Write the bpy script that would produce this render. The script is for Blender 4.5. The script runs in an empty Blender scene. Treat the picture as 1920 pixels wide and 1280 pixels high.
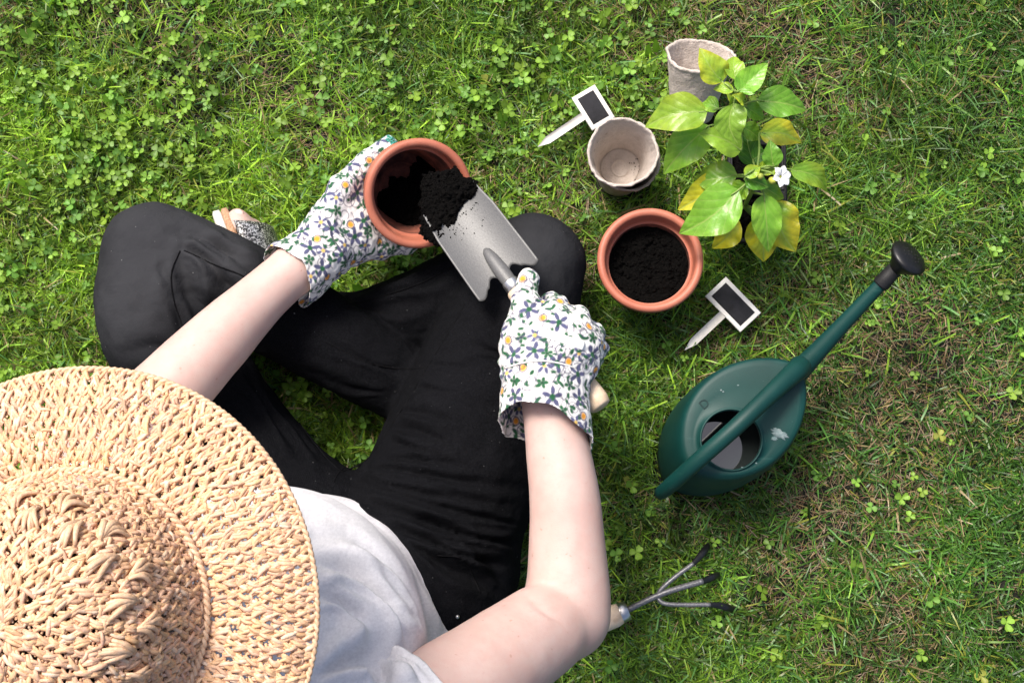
import bpy, bmesh, math, random
import numpy as np
from mathutils import Vector, Matrix
from mathutils.bvhtree import BVHTree

rng = np.random.default_rng(7)
random.seed(7)
sc = bpy.context.scene
COL = sc.collection
R = math.radians

# ------------------------------------------------------------------ camera
CAMH = 1.8
FPX = 2507.0                      # focal length in pixels of the 1920 px wide photograph
cam_d = bpy.data.cameras.new('camera'); cam = bpy.data.objects.new('camera', cam_d); COL.objects.link(cam)
cam_d.sensor_width = 36; cam_d.lens = FPX / 1920 * 36; cam_d.clip_end = 500; cam_d.clip_start = 0.02
NAD = (1050, 1000)                # where the plumb line under the camera meets the picture
fx, fy = (NAD[0] - 960) / FPX, -(NAD[1] - 640) / FPX
# down vector in camera space is (fx, fy, -1): build the rotation that puts it on world -Z
dn = Vector((fx, fy, -1)).normalized()
zc = -dn                          # world Z in camera space
yc = (Vector((0, 1, 0)) - zc * zc.y).normalized()
xc = yc.cross(zc)
Rm = Matrix((xc, yc, zc))         # camera -> world
cam.matrix_world = Matrix.Translation((0, 0, CAMH)) @ Rm.to_4x4()
sc.camera = cam
RmN = np.array(Rm)

def P(px, py, z):
    d = Rm @ Vector(((px - 960) / FPX, -(py - 640) / FPX, -1))
    t = (z - CAMH) / d.z
    return Vector((d.x * t, d.y * t, z))
def proj(V):
    q = (np.asarray(V) - np.array([0, 0, CAMH])) @ RmN
    return np.stack([960 + FPX * q[:, 0] / -q[:, 2], 640 - FPX * q[:, 1] / -q[:, 2]], -1)
def Pn(px, py, z):
    return np.array(P(px, py, z))

# ------------------------------------------------------------------ sky, sun, exposure
SUN_AZ = Vector((-0.55, 0.83, 0)).normalized()
SUN_EL = R(58)
world = bpy.data.worlds.new('World'); sc.world = world; world.use_nodes = True
wn = world.node_tree.nodes; wl = world.node_tree.links
sky = wn.new('ShaderNodeTexSky'); sky.sky_type = 'NISHITA'; sky.sun_disc = False
sky.sun_elevation = SUN_EL; sky.sun_rotation = math.atan2(SUN_AZ.x, SUN_AZ.y)
sky.air_density = 0.7; sky.dust_density = 5.0; sky.ozone_density = 1.0
bg = wn['Background']; bg.inputs['Strength'].default_value = 0.14
wl.new(sky.outputs[0], bg.inputs[0])
sun_d = bpy.data.lights.new('sun', 'SUN'); sun_d.energy = 2.8; sun_d.angle = R(17); sun_d.color = (1.0, 0.95, 0.88)
sun = bpy.data.objects.new('sun', sun_d); COL.objects.link(sun)
sdir = Vector((SUN_AZ.x * math.cos(SUN_EL), SUN_AZ.y * math.cos(SUN_EL), math.sin(SUN_EL)))
sun.rotation_euler = sdir.to_track_quat('Z', 'Y').to_euler(); sun.location = sdir * 6
vs = sc.view_settings
vs.view_transform = 'Standard'; vs.look = 'None'; vs.gamma = 1.0; vs.exposure = 0.66; vs.use_curve_mapping = False

# ------------------------------------------------------------------ helpers
def tag(o, label=None, cat=None, group=None, kind=None):
    if label: o['label'] = label
    if cat: o['category'] = cat
    if group: o['group'] = group
    if kind: o['kind'] = kind
    return o
def empty(name, loc, label, cat, group=None):
    o = bpy.data.objects.new(name, None); COL.objects.link(o); o.location = loc; o.empty_display_size = .05
    tag(o, label, cat, group); return o
def mesh_np(name, V, F, mat, parent=None, col=None, uv=None, smooth=True):
    """V (n,3) world coordinates, F list of (m,3|4) int arrays; parent keeps world placement"""
    if not isinstance(F, (list, tuple)): F = [F]
    V = np.asarray(V, dtype=np.float32)
    me = bpy.data.meshes.new(name)
    me.vertices.add(len(V)); me.vertices.foreach_set('co', V.ravel())
    loops = np.concatenate([f.ravel() for f in F]).astype(np.int32)
    tot = np.concatenate([np.full(len(f), f.shape[1], np.int32) for f in F])
    start = np.concatenate([[0], np.cumsum(tot)[:-1]]).astype(np.int32)
    me.loops.add(len(loops)); me.loops.foreach_set('vertex_index', loops)
    me.polygons.add(len(tot)); me.polygons.foreach_set('loop_start', start); me.polygons.foreach_set('loop_total', tot)
    if smooth: me.polygons.foreach_set('use_smooth', np.ones(len(tot), bool))
    me.update(calc_edges=True)
    if col is not None:
        a = me.color_attributes.new('Col', 'FLOAT_COLOR', 'POINT')
        c = np.ones((len(V), 4), np.float32); c[:, :col.shape[1]] = col
        a.data.foreach_set('color', c.ravel())
    if uv is not None:
        l = me.uv_layers.new(name='UVMap')
        l.data.foreach_set('uv', np.asarray(uv, np.float32)[loops].ravel())
    me.validate()
    if mat: me.materials.append(mat)
    o = bpy.data.objects.new(name, me); COL.objects.link(o)
    if parent is not None: attach(o, parent)
    return o
def wmat(o):
    m = o.matrix_basis.copy()
    return wmat(o.parent) @ o.matrix_parent_inverse @ m if o.parent else m
def attach(o, parent):
    o.parent = parent; o.matrix_parent_inverse = wmat(parent).inverted()
def solidify(o, t, off=-1):
    m = o.modifiers.new('solid', 'SOLIDIFY'); m.thickness = t; m.offset = off; return o
def frame(d, up=(0, 0, 1)):
    d = np.asarray(d, float); d = d / np.linalg.norm(d)
    u = np.asarray(up, float); s = np.cross(d, u); s /= np.linalg.norm(s); u = np.cross(s, d)
    return d, s, u
def lathe(prof, n=72, M=None, wob=None):
    """profile (r,z) list -> V,F ; M 4x4 numpy/Matrix to world"""
    prof = np.asarray(prof, float); m = len(prof)
    th = np.linspace(0, 2 * np.pi, n, endpoint=False)
    r = prof[:, 0][:, None] + 0 * th; z = prof[:, 1][:, None] + 0 * th
    if wob is not None: r, z = wob(r, z, th[None, :])
    V = np.stack([r * np.cos(th), r * np.sin(th), z], -1).reshape(-1, 3)
    i, j = np.meshgrid(np.arange(m - 1), np.arange(n), indexing='ij')
    j2 = (j + 1) % n
    F = np.stack([i * n + j, i * n + j2, (i + 1) * n + j2, (i + 1) * n + j], -1).reshape(-1, 4)
    if M is not None: V = xf(M, V)
    return V, F
def xf(M, V):
    M = np.array(M); return V @ M[:3, :3].T + M[:3, 3]
def axis_matrix(a, b):
    a = Vector(a); d = (Vector(b) - a).normalized()
    return Matrix.Translation(a) @ d.to_track_quat('Z', 'Y').to_matrix().to_4x4()
def join(parts):
    Vs, Q, T, n = [], [], [], 0
    for V, F in parts:
        Vs.append(V)
        for f in (F if isinstance(F, (list, tuple)) else [F]):
            (Q if f.shape[1] == 4 else T).append(f + n)
        n += len(V)
    out = []
    if Q: out.append(np.concatenate(Q))
    if T: out.append(np.concatenate(T))
    return np.concatenate(Vs), out
def tubes(C, rad, sides=6, ref=None, flat=1.0, caps=True):
    """C (N,M,3) centre lines, rad (N,M) radii, ref (N,3) 'up' used for flattening"""
    C = np.asarray(C, float); N, M, _ = C.shape
    rad = np.broadcast_to(rad, (N, M))
    T = np.gradient(C, axis=1); T /= np.linalg.norm(T, axis=2, keepdims=True) + 1e-12
    if ref is None: ref = np.tile([[0.03, 0.02, 1.0]], (N, 1))
    ref = np.broadcast_to(ref[:, None, :] if ref.ndim == 2 else ref, (N, M, 3))
    S = np.cross(T, ref); S /= np.linalg.norm(S, axis=2, keepdims=True) + 1e-12
    U = np.cross(S, T)
    a = np.linspace(0, 2 * np.pi, sides, endpoint=False)
    V = C[:, :, None, :] + rad[:, :, None, None] * (np.cos(a)[None, None, :, None] * S[:, :, None, :] + flat * np.sin(a)[None, None, :, None] * U[:, :, None, :])
    base = (np.arange(N) * M * sides)[:, None, None]
    i, j = np.meshgrid(np.arange(M - 1), np.arange(sides), indexing='ij'); j2 = (j + 1) % sides
    q = np.stack([i * sides + j, i * sides + j2, (i + 1) * sides + j2, (i + 1) * sides + j], -1).reshape(1, -1, 4)
    F = [(q + base).reshape(-1, 4)]
    if caps:
        k = np.arange(1, sides - 1)
        t0 = np.stack([0 * k, k + 1, k], -1)[None]; t1 = np.stack([0 * k, k, k + 1], -1)[None] + (M - 1) * sides
        F.append(np.concatenate([(t0 + base).reshape(-1, 3), (t1 + base).reshape(-1, 3)]))
    return V.reshape(-1, 3), F
def resample(pts, n):
    pts = np.asarray(pts, float)
    # Catmull-Rom
    p = np.vstack([2 * pts[0] - pts[1], pts, 2 * pts[-1] - pts[-2]])
    out = []; m = len(pts) - 1
    for t in np.linspace(0, m - 1e-6, n):
        i = int(t); f = t - i; a, b, c, d = p[i], p[i + 1], p[i + 2], p[i + 3]
        out.append(.5 * ((2 * b) + (c - a) * f + (2 * a - 5 * b + 4 * c - d) * f * f + (3 * b - a - 3 * c + d) * f ** 3))
    return np.array(out)
def tube(pts, rads, n=24, sides=14, flat=1.0):
    c = resample(pts, n); r = np.interp(np.linspace(0, 1, n), np.linspace(0, 1, len(rads)), rads)
    return tubes(c[None], r[None], sides, flat=flat)
def hashn(ix, iy, iz, seed):
    h = (ix.astype(np.int64) * 374761393 + iy.astype(np.int64) * 668265263 + iz.astype(np.int64) * 2147483647 + seed * 1274126177) & 0xffffffff
    h = ((h ^ (h >> 13)) * 1274126177) & 0xffffffff
    return ((h ^ (h >> 16)) & 0xffff) / 65535.0
def vnoise(Pt, freq=1.0, seed=0):
    q = np.asarray(Pt, float) * freq
    if q.shape[-1] == 2: q = np.concatenate([q, np.zeros(q.shape[:-1] + (1,))], -1)
    i = np.floor(q).astype(np.int64); f = q - i; f = f * f * (3 - 2 * f)
    o = 0
    for dx in (0, 1):
        for dy in (0, 1):
            for dz in (0, 1):
                w = (f[..., 0] if dx else 1 - f[..., 0]) * (f[..., 1] if dy else 1 - f[..., 1]) * (f[..., 2] if dz else 1 - f[..., 2])
                o = o + w * hashn(i[..., 0] + dx, i[..., 1] + dy, i[..., 2] + dz, seed)
    return o * 2 - 1
def fbm(Pt, freq, oct=3, seed=0):
    o = 0; a = 1.0
    for k in range(oct):
        o = o + a * vnoise(Pt, freq * 2 ** k, seed + k * 17); a *= .5
    return o

# --- implicit surfaces: smooth unions of tapered capsules and ellipsoids, polygonised by surface nets
class SDF:
    def __init__(s): s.p = []
    def cone(s, a, b, ra, rb, k=.02, squash=1.0):
        s.p.append(('c', np.array(a, float), np.array(b, float), ra, rb, k, squash)); return s
    def chain(s, pts, rads, k=.02, k0=None):
        for i in range(len(pts) - 1):
            s.cone(pts[i], pts[i + 1], rads[i], rads[i + 1], k if (i or k0 is None) else k0)
        return s
    def limb(s, pts, rads, k=.02, m=5):
        q = resample(np.concatenate([np.array(pts, float), np.array(rads, float)[:, None]], 1), (len(pts) - 1) * m + 1)
        return s.chain(q[:, :3], q[:, 3], k)
    def ell(s, c, r, rot=None, k=.02):
        s.p.append(('e', np.array(c, float), np.array(r, float), np.eye(3) if rot is None else np.array(rot, float), None, k, 1)); return s
    def dist1(s, pr, X):
        if pr[0] == 'c':
            _, a, b, ra, rb, k, sq = pr
            ba = b - a; pa = X - a
            t = np.clip((pa @ ba) / (ba @ ba), 0, 1)
            d = pa - t[..., None] * ba
            if sq != 1.0: d = d * np.array([1, 1, 1 / sq])
            return np.sqrt((d * d).sum(-1)) - (ra + (rb - ra) * t)
        _, c, r, rot, _, k, _ = pr
        q = (X - c) @ rot
        k0 = np.sqrt(((q / r) ** 2).sum(-1)) + 1e-9; k1 = np.sqrt(((q / (r * r)) ** 2).sum(-1)) + 1e-9
        return k0 * (k0 - 1) / k1
    def bbox(s, pr):
        if pr[0] == 'c':
            r = max(pr[3], pr[4]); return np.minimum(pr[1], pr[2]) - r, np.maximum(pr[1], pr[2]) + r
        r = pr[2].max(); return pr[1] - r, pr[1] + r
    @staticmethod
    def smin(a, b, k):
        h = np.maximum(k - np.abs(a - b), 0) / k
        return np.minimum(a, b) - h * h * k * .25
    def eval(s, X):
        d = np.full(X.shape[:-1], 9.0)
        for pr in s.p: d = s.smin(d, s.dist1(pr, X), pr[5])
        return d
    def mesh(s, h, ground=None, post=None):
        lo = np.min([s.bbox(p)[0] for p in s.p], 0) - .025; hi = np.max([s.bbox(p)[1] for p in s.p], 0) + .025
        n = np.ceil((hi - lo) / h).astype(int) + 1
        vol = np.full(n, 9.0, np.float32)
        ax = [lo[i] + h * np.arange(n[i]) for i in range(3)]
        for pr in s.p:
            a, b = s.bbox(pr); m = pr[5] + .012
            i0 = np.clip(np.floor((a - m - lo) / h).astype(int), 0, n - 1); i1 = np.clip(np.ceil((b + m - lo) / h).astype(int) + 1, 1, n)
            X = np.stack(np.meshgrid(ax[0][i0[0]:i1[0]], ax[1][i0[1]:i1[1]], ax[2][i0[2]:i1[2]], indexing='ij'), -1)
            sl = (slice(i0[0], i1[0]), slice(i0[1], i1[1]), slice(i0[2], i1[2]))
            vol[sl] = s.smin(vol[sl], s.dist1(pr, X).astype(np.float32), pr[5])
        if ground is not None:
            vol = np.maximum(vol, (ground - ax[2])[None, None, :].astype(np.float32))
        if post is not None: vol = post(vol, ax)
        return surface_nets(vol, lo, h)
def surface_nets(vol, lo, h):
    s = vol < 0; n = vol.shape
    c = np.zeros((n[0] - 1, n[1] - 1, n[2] - 1), np.int8)
    for dx in (0, 1):
        for dy in (0, 1):
            for dz in (0, 1):
                c += s[dx:n[0] - 1 + dx, dy:n[1] - 1 + dy, dz:n[2] - 1 + dz]
    mixed = (c > 0) & (c < 8)
    idx = np.full(c.shape, -1, np.int64); ijk = np.argwhere(mixed); idx[mixed] = np.arange(len(ijk))
    acc = np.zeros((len(ijk), 3)); cnt = np.zeros(len(ijk))
    corners = [(0, 0, 0), (1, 0, 0), (0, 1, 0), (1, 1, 0), (0, 0, 1), (1, 0, 1), (0, 1, 1), (1, 1, 1)]
    cv = [vol[ijk[:, 0] + a, ijk[:, 1] + b, ijk[:, 2] + d].astype(float) for a, b, d in corners]
    for a in range(8):
        for b in range(a + 1, 8):
            pa, pb = np.array(corners[a]), np.array(corners[b])
            if np.abs(pa - pb).sum() != 1: continue
            m = (cv[a] < 0) != (cv[b] < 0)
            t = cv[a] / np.where(np.abs(cv[a] - cv[b]) < 1e-12, 1, cv[a] - cv[b])
            t = np.clip(t, 0, 1)
            acc[m] += (pa + t[:, None] * (pb - pa))[m]; cnt[m] += 1
    V = lo + h * (ijk + acc / cnt[:, None])
    Fs = []
    for ax_ in range(3):
        o1, o2 = [(1, 2), (2, 0), (0, 1)][ax_]
        sl0 = [slice(1, -1)] * 3; sl1 = [slice(1, -1)] * 3
        sl0[ax_] = slice(0, -1); sl1[ax_] = slice(1, None)
        A = s[tuple(sl0)]; B = s[tuple(sl1)]
        e = np.argwhere(A != B)
        if not len(e): continue
        off = np.ones(3, int); off[ax_] = 0
        e = e + off
        def cell(da, db):
            q = e.copy(); q[:, o1] -= da; q[:, o2] -= db
            return idx[q[:, 0], q[:, 1], q[:, 2]]
        f = np.stack([cell(1, 1), cell(0, 1), cell(0, 0), cell(1, 0)], -1)
        inside_first = s[tuple((e).T)]
        f = np.where(inside_first[:, None], f, f[:, ::-1])
        f = f[(f >= 0).all(1)]
        Fs.append(f)
    return V, np.concatenate(Fs)
def vnormals(V, F):
    N = np.zeros_like(V)
    fn = np.cross(V[F[:, 2]] - V[F[:, 0]], V[F[:, 3 if F.shape[1] == 4 else 1]] - V[F[:, 1 if F.shape[1] == 4 else 0]])
    for k in range(F.shape[1]): np.add.at(N, F[:, k], fn)
    return N / (np.linalg.norm(N, axis=1, keepdims=True) + 1e-12)
def relax(V, F, it=2, lam=.5):
    for _ in range(it):
        A = np.zeros_like(V); c = np.zeros(len(V))
        for k in range(F.shape[1]):
            a, b = F[:, k], F[:, (k + 1) % F.shape[1]]
            np.add.at(A, a, V[b]); np.add.at(A, b, V[a]); np.add.at(c, a, 1); np.add.at(c, b, 1)
        V = V + lam * (A / np.maximum(c, 1)[:, None] - V)
    return V
def cut(V, F, g, grad):
    """keep g<0; snap the rim onto g=0"""
    gv = g(V); keepf = (gv[F] < 0).any(1)
    F = F[keepf]; V = V.copy()
    m = gv > 0
    gr = grad(V[m]); V[m] -= gv[m][:, None] * gr
    used = np.unique(F); remap = np.full(len(V), -1); remap[used] = np.arange(len(used))
    V, F = V[used], remap[F]
    E = np.concatenate([np.sort(np.stack([F[:, k], F[:, (k + 1) % F.shape[1]]], -1), 1) for k in range(F.shape[1])])
    ue, cn = np.unique(E, axis=0, return_counts=True); be = ue[cn == 1]
    for _ in range(14):                       # even out the cut edge
        A = np.zeros_like(V); c = np.zeros(len(V))
        for a, b in ((0, 1), (1, 0)): np.add.at(A, be[:, a], V[be[:, b]]); np.add.at(c, be[:, a], 1)
        m = c > 0; V[m] += .5 * (A[m] / c[m][:, None] - V[m])
    return V, F, used
def polydist(X2, poly):
    d = np.full(len(X2), 9.0); tt = np.zeros(len(X2)); side = np.zeros(len(X2)); L = len(poly) - 1
    for i in range(L):
        a, b = poly[i], poly[i + 1]; ba = b - a
        t = np.clip(((X2 - a) @ ba) / (ba @ ba), 0, 1)
        q = X2 - a - t[:, None] * ba; e = np.sqrt((q * q).sum(1)); m = e < d
        d[m] = e[m]; tt[m] = ((i + t) / L)[m]; side[m] = np.sign(ba[0] * q[m, 1] - ba[1] * q[m, 0])
    return d, tt, side

# ------------------------------------------------------------------ materials
class NT:
    def __init__(s, name):
        s.m = bpy.data.materials.new(name); s.m.use_nodes = True; s.t = s.m.node_tree; s.n = s.t.nodes; s.l = s.t.links
        s.b = s.n['Principled BSDF']; s.out = s.n['Material Output']
    def new(s, t, **kw):
        x = s.n.new(t)
        for k, v in kw.items():
            if k in x.bl_rna.properties: setattr(x, k, v)
            else: x.inputs[k].default_value = v
        return x
    def link(s, a, b): s.l.new(a, b)
    def set(s, **kw):
        for k, v in kw.items(): s.b.inputs[k.replace('_', ' ')].default_value = v
        return s
    def coord(s, kind='Object'):
        return s.new('ShaderNodeTexCoord').outputs[kind]
    def noise(s, scale, detail=3, rough=.55, vec=None):
        x = s.new('ShaderNodeTexNoise'); x.inputs['Scale'].default_value = scale; x.inputs['Detail'].default_value = detail; x.inputs['Roughness'].default_value = rough
        s.link(vec if vec is not None else s.coord(), x.inputs['Vector']); return x.outputs['Fac']
    def ramp(s, fac, stops):
        x = s.new('ShaderNodeValToRGB'); e = x.color_ramp.elements
        while len(e) < len(stops): e.new(.5)
        for q, (p, c) in zip(e, stops): q.position = p; q.color = (*c, 1)
        s.link(fac, x.inputs[0]); return x.outputs[0]
    def bump(s, h, strength=.3, dist=.002, prev=None):
        x = s.new('ShaderNodeBump'); x.inputs['Strength'].default_value = strength; x.inputs['Distance'].default_value = dist
        s.link(h, x.inputs['Height'])
        if prev is not None: s.link(prev, x.inputs['Normal'])
        s.link(x.outputs[0], s.b.inputs['Normal']); return x.outputs[0]
    def color(s, out): s.link(out, s.b.inputs['Base Color']); return s
    def mixc(s, f, a, b, mode='MIX'):
        x = s.new('ShaderNodeMix', data_type='RGBA', blend_type=mode)
        for sock, v in ((x.inputs['Factor'], f), (x.inputs['A'] if False else x.inputs[6], a), (x.inputs[7], b)):
            if hasattr(v, 'is_linked'): s.link(v, sock)
            else: sock.default_value = v if isinstance(v, (int, float)) else (*v, 1)
        return x.outputs[2]
    def math(s, op, a, b=None):
        x = s.new('ShaderNodeMath', operation=op)
        for i, v in enumerate((a, b)):
            if v is None: continue
            if hasattr(v, 'is_linked'): s.link(v, x.inputs[i])
            else: x.inputs[i].default_value = v
        return x.outputs[0]
    def vcol(s):
        x = s.new('ShaderNodeVertexColor'); x.layer_name = 'Col'; return x.outputs['Color']
def simple(name, c0, c1, scale=40, rough=.6, bump=.2, bscale=200, bdist=.001, spec=.3, **kw):
    n = NT(name); n.color(n.ramp(n.noise(scale, 4), [(.3, c0), (.7, c1)])); n.set(Roughness=rough); n.b.inputs['Specular IOR Level'].default_value = spec
    if bump: n.bump(n.noise(bscale, 4), bump, bdist)
    n.set(**kw); return n.m
MAT = {}
def leafy(name, use_vcol=True, trans=.35, rough=.4, spec=.5):
    n = NT(name); v = n.vcol()
    n.link(v, n.b.inputs['Base Color']); n.set(Roughness=rough); n.b.inputs['Specular IOR Level'].default_value = spec
    tr = n.new('ShaderNodeBsdfTranslucent'); n.link(n.mixc(1.0, v, (1.0, 1.15, .45), 'MULTIPLY'), tr.inputs[0])
    mx = n.new('ShaderNodeMixShader'); mx.inputs[0].default_value = trans
    n.link(n.b.outputs[0], mx.inputs[1]); n.link(tr.outputs[0], mx.inputs[2]); n.link(mx.outputs[0], n.out.inputs[0])
    return n.m
MAT['grass'] = leafy('grass_blades', trans=.32, rough=.38, spec=.45)
MAT['clover'] = leafy('clover_leaves', trans=.3, rough=.5, spec=.4)
MAT['thatch'] = leafy('dry_thatch', trans=.1, rough=.7, spec=.2)
n = NT('soil_ground'); big = n.noise(3.0, 5); fine = n.noise(220, 4)
n.color(n.mixc(n.ramp(fine, [(.35, (0, 0, 0)), (.7, (1, 1, 1))]), (.003, .0035, .002), n.ramp(big, [(.35, (.010, .018, .005)), (.65, (.020, .018, .008))])))
n.set(Roughness=.95); n.bump(fine, .8, .01); MAT['ground'] = n.m

# denim
n = NT('black_denim'); tc = n.coord('Object')
w1 = n.new('ShaderNodeTexWave', wave_type='BANDS', bands_direction='DIAGONAL'); w1.inputs['Scale'].default_value = 420; w1.inputs['Distortion'].default_value = 1.5; n.link(tc, w1.inputs['Vector'])
sp = n.noise(900, 2); patch = n.noise(11, 3)
c = n.ramp(sp, [(.38, (.0020, .0021, .0026)), (.62, (.0065, .0067, .0080))])
c = n.mixc(n.ramp(patch, [(.45, (0, 0, 0)), (.75, (.5, .5, .5))]), c, (.0065, .0067, .0082))
c = n.mixc(n.math('MULTIPLY', n.vcol(), .6), c, (.052, .053, .058))
c = n.mixc(n.ramp(n.noise(1150, 2), [(.56, (0, 0, 0)), (.72, (.5, .5, .5))]), c, (.030, .031, .035))
c = n.mixc(n.ramp(n.noise(300, 1), [(.795, (0, 0, 0)), (.81, (.7, .7, .7))]), c, (.20, .20, .20))
n.color(c); n.set(Roughness=.92); n.b.inputs['Specular IOR Level'].default_value = .03
n.b.inputs['Sheen Weight'].default_value = .0; n.b.inputs['Sheen Roughness'].default_value = .4
b1 = n.bump(w1.outputs['Fac'], .25, .0006); b2 = n.bump(n.noise(75, 4, .6), .4, .004, b1); n.bump(n.noise(28, 3), .35, .010, b2); MAT['denim'] = n.m
MAT['seam'] = simple('denim_seam_thread', (.003, .003, .0035), (.007, .007, .008), 300, .9, .3, 900, spec=.04)
n = NT('grey_heather_jersey'); tc = n.coord('Object')
mp = n.new('ShaderNodeMapping'); mp.inputs['Scale'].default_value = (1, 1, .25); n.link(tc, mp.inputs[0])
c = n.ramp(n.noise(330, 3, .7, mp.outputs[0]), [(.3, (.56, .55, .57)), (.7, (.70, .69, .705))]); n.color(c)
n.set(Roughness=.9); n.b.inputs['Sheen Weight'].default_value = .15; n.bump(n.noise(700, 2), .3, .0006); MAT['shirt'] = n.m
n = NT('pale_skin'); c = n.ramp(n.noise(16, 4), [(.28, (.50, .335, .295)), (.5, (.545, .39, .345)), (.72, (.58, .43, .385))])
fr = n.noise(260, 2); c = n.mixc(n.ramp(fr, [(.62, (0, 0, 0)), (.75, (.35, .35, .35))]), c, (.50, .31, .27))
c = n.mixc(n.ramp(n.noise(75, 4, .65), [(.4, (0, 0, 0)), (.68, (.4, .4, .4))]), c, (.53, .315, .275))
c = n.mixc(n.ramp(n.noise(150, 1), [(.74, (0, 0, 0)), (.78, (.45, .45, .45))]), c, (.36, .20, .14))
c = n.mixc(n.math('MULTIPLY', n.vcol(), .38), c, (.52, .335, .275))
n.color(c); n.set(Roughness=.55); n.b.inputs['Subsurface Weight'].default_value = .15; n.b.inputs['Subsurface Radius'].default_value = (.012, .005, .003); n.b.inputs['Subsurface Scale'].default_value = .6
n.b.inputs['Specular IOR Level'].default_value = .35; n.bump(n.noise(700, 3), .25, .0008); MAT['skin'] = n.m
n = NT('printed_cotton'); n.color(n.vcol()); n.set(Roughness=.85); n.b.inputs['Sheen Weight'].default_value = .1
b = n.bump(n.noise(900, 2), .35, .0006); n.bump(n.noise(60, 3), .35, .003, b); MAT['glove'] = n.m
MAT['hair'] = simple('dark_hair', (.02, .012, .008), (.05, .03, .018), 60, .5, .5, 200)
n = NT('straw_raffia'); v = n.vcol()
c = n.mixc(n.ramp(n.noise(260, 3), [(.35, (0, 0, 0)), (.7, (1, 1, 1))]), n.mixc(1.0, v, (.80, .74, .66), 'MULTIPLY'), v)
n.color(c); n.set(Roughness=.5); n.b.inputs['Specular IOR Level'].default_value = .4; n.bump(n.noise(600, 3), .5, .0008)
MAT['straw'] = n.m
n = NT('terracotta_plastic'); c = n.ramp(n.noise(30, 4), [(.3, (.39, .118, .070)), (.7, (.46, .158, .098))])
c = n.mixc(n.ramp(n.noise(22, 6, .7), [(.58, (0, 0, 0)), (.72, (.35, .35, .35))]), c, (.52, .27, .20))
c = n.mixc(n.ramp(n.noise(55, 6, .75), [(.63, (0, 0, 0)), (.72, (.55, .55, .55))]), c, (.10, .045, .030)); n.color(c)
n.set(Roughness=.5); n.b.inputs['Specular IOR Level'].default_value = .4; n.bump(n.noise(320, 3), .12, .001); MAT['terra'] = n.m
n = NT('shaded_soiled_terracotta'); c = n.mixc(n.ramp(n.noise(38, 5, .65), [(.32, (.25, .25, .25)), (.62, (.92, .92, .92))]), (.36, .11, .066), (.030, .013, .009)); n.color(c); n.set(Roughness=.8); n.bump(n.noise(320, 3), .15, .001); MAT['terra_shaded'] = n.m  # shade inside the pots painted into the colour, blotched like a soil film
n = NT('potting_soil'); c = n.ramp(n.noise(350, 4), [(.35, (.0007, .0006, .0006)), (.75, (.0034, .0028, .0024))]); n.color(c); n.set(Roughness=.95); n.b.inputs['Specular IOR Level'].default_value = .1
n.bump(n.noise(420, 4), .9, .003); MAT['soil'] = n.m
def peat(name, a, b_):
    n = NT(name); c = n.ramp(n.noise(90, 6, .7), [(.3, a), (.7, b_)]); sp = n.noise(520, 2)
    c = n.mixc(n.ramp(sp, [(.66, (0, 0, 0)), (.74, (.6, .6, .6))]), c, (.14, .10, .075)); n.color(c)
    n.set(Roughness=.95); n.b.inputs['Specular IOR Level'].default_value = .15
    bb = n.bump(n.noise(260, 5, .7), .6, .003); n.bump(n.noise(60, 3), .4, .004, bb); return n.m
MAT['peat'] = peat('pressed_peat_fibre', (.45, .385, .335), (.59, .52, .465))
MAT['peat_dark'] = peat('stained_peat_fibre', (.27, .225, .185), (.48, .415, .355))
n = NT('hammered_steel'); sp = n.noise(700, 3, .6); c = n.ramp(sp, [(.35, (.105, .105, .104)), (.68, (.145, .145, .143))]); n.color(c)
n.set(Metallic=.25, Roughness=.5); n.bump(n.noise(480, 3), .2, .0010); MAT['steel'] = n.m
MAT['bright_metal'] = simple('bright_ferrule', (.50, .50, .50), (.62, .62, .61), 60, .36, .05, 300, Metallic=1.0)
n = NT('pale_wood'); tc = n.coord('Object'); mp = n.new('ShaderNodeMapping'); mp.inputs['Scale'].default_value = (1, 1, .3); n.link(tc, mp.inputs[0])
c = n.ramp(n.noise(70, 5, .6, mp.outputs[0]), [(.25, (.50, .33, .19)), (.5, (.68, .52, .36)), (.75, (.74, .60, .44))]); n.color(c); n.set(Roughness=.5); n.bump(n.noise(160, 4, .6, mp.outputs[0]), .2, .001); MAT['wood'] = n.m
MAT['white_wood'] = simple('white_painted_wood', (.66, .63, .58), (.75, .73, .69), 60, .6, .2, 400)
MAT['chalk'] = simple('blackboard_paint', (.012, .012, .014), (.022, .022, .026), 80, .85, .2, 500)
n = NT('green_plastic'); c = n.ramp(n.noise(18, 5), [(.3, (.002, .032, .028)), (.7, (.004, .045, .039))])
scr = n.new('ShaderNodeTexNoise'); scr.inputs['Scale'].default_value = 60; scr.inputs['Detail'].default_value = 6
mp = n.new('ShaderNodeMapping'); mp.inputs['Rotation'].default_value = (0, 0, R(50)); mp.inputs['Scale'].default_value = (.35, 3.5, 1); n.link(n.coord(), mp.inputs[0]); n.link(mp.outputs[0], scr.inputs['Vector'])
c = n.mixc(n.ramp(scr.outputs['Fac'], [(.66, (0, 0, 0)), (.78, (.25, .25, .25))]), c, (.05, .13, .12))
c = n.mixc(n.ramp(n.noise(420, 2), [(.72, (0, 0, 0)), (.78, (.5, .5, .5))]), c, (.10, .16, .15))
n.color(c); n.set(Roughness=.5); n.b.inputs['Specular IOR Level'].default_value = .3; n.bump(n.noise(700, 3), .2, .0006); MAT['green'] = n.m
MAT['scuff'] = simple('dried_paint_scuff', (.09, .15, .15), (.22, .27, .27), 150, .9, .3, 300)
MAT['emboss'] = simple('green_plastic_emblem', (.003, .022, .021), (.004, .028, .026), 40, .4, 0)
MAT['black'] = simple('black_plastic', (.004, .004, .0045), (.009, .009, .010), 60, .38, .12, 500, spec=.45)
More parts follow.
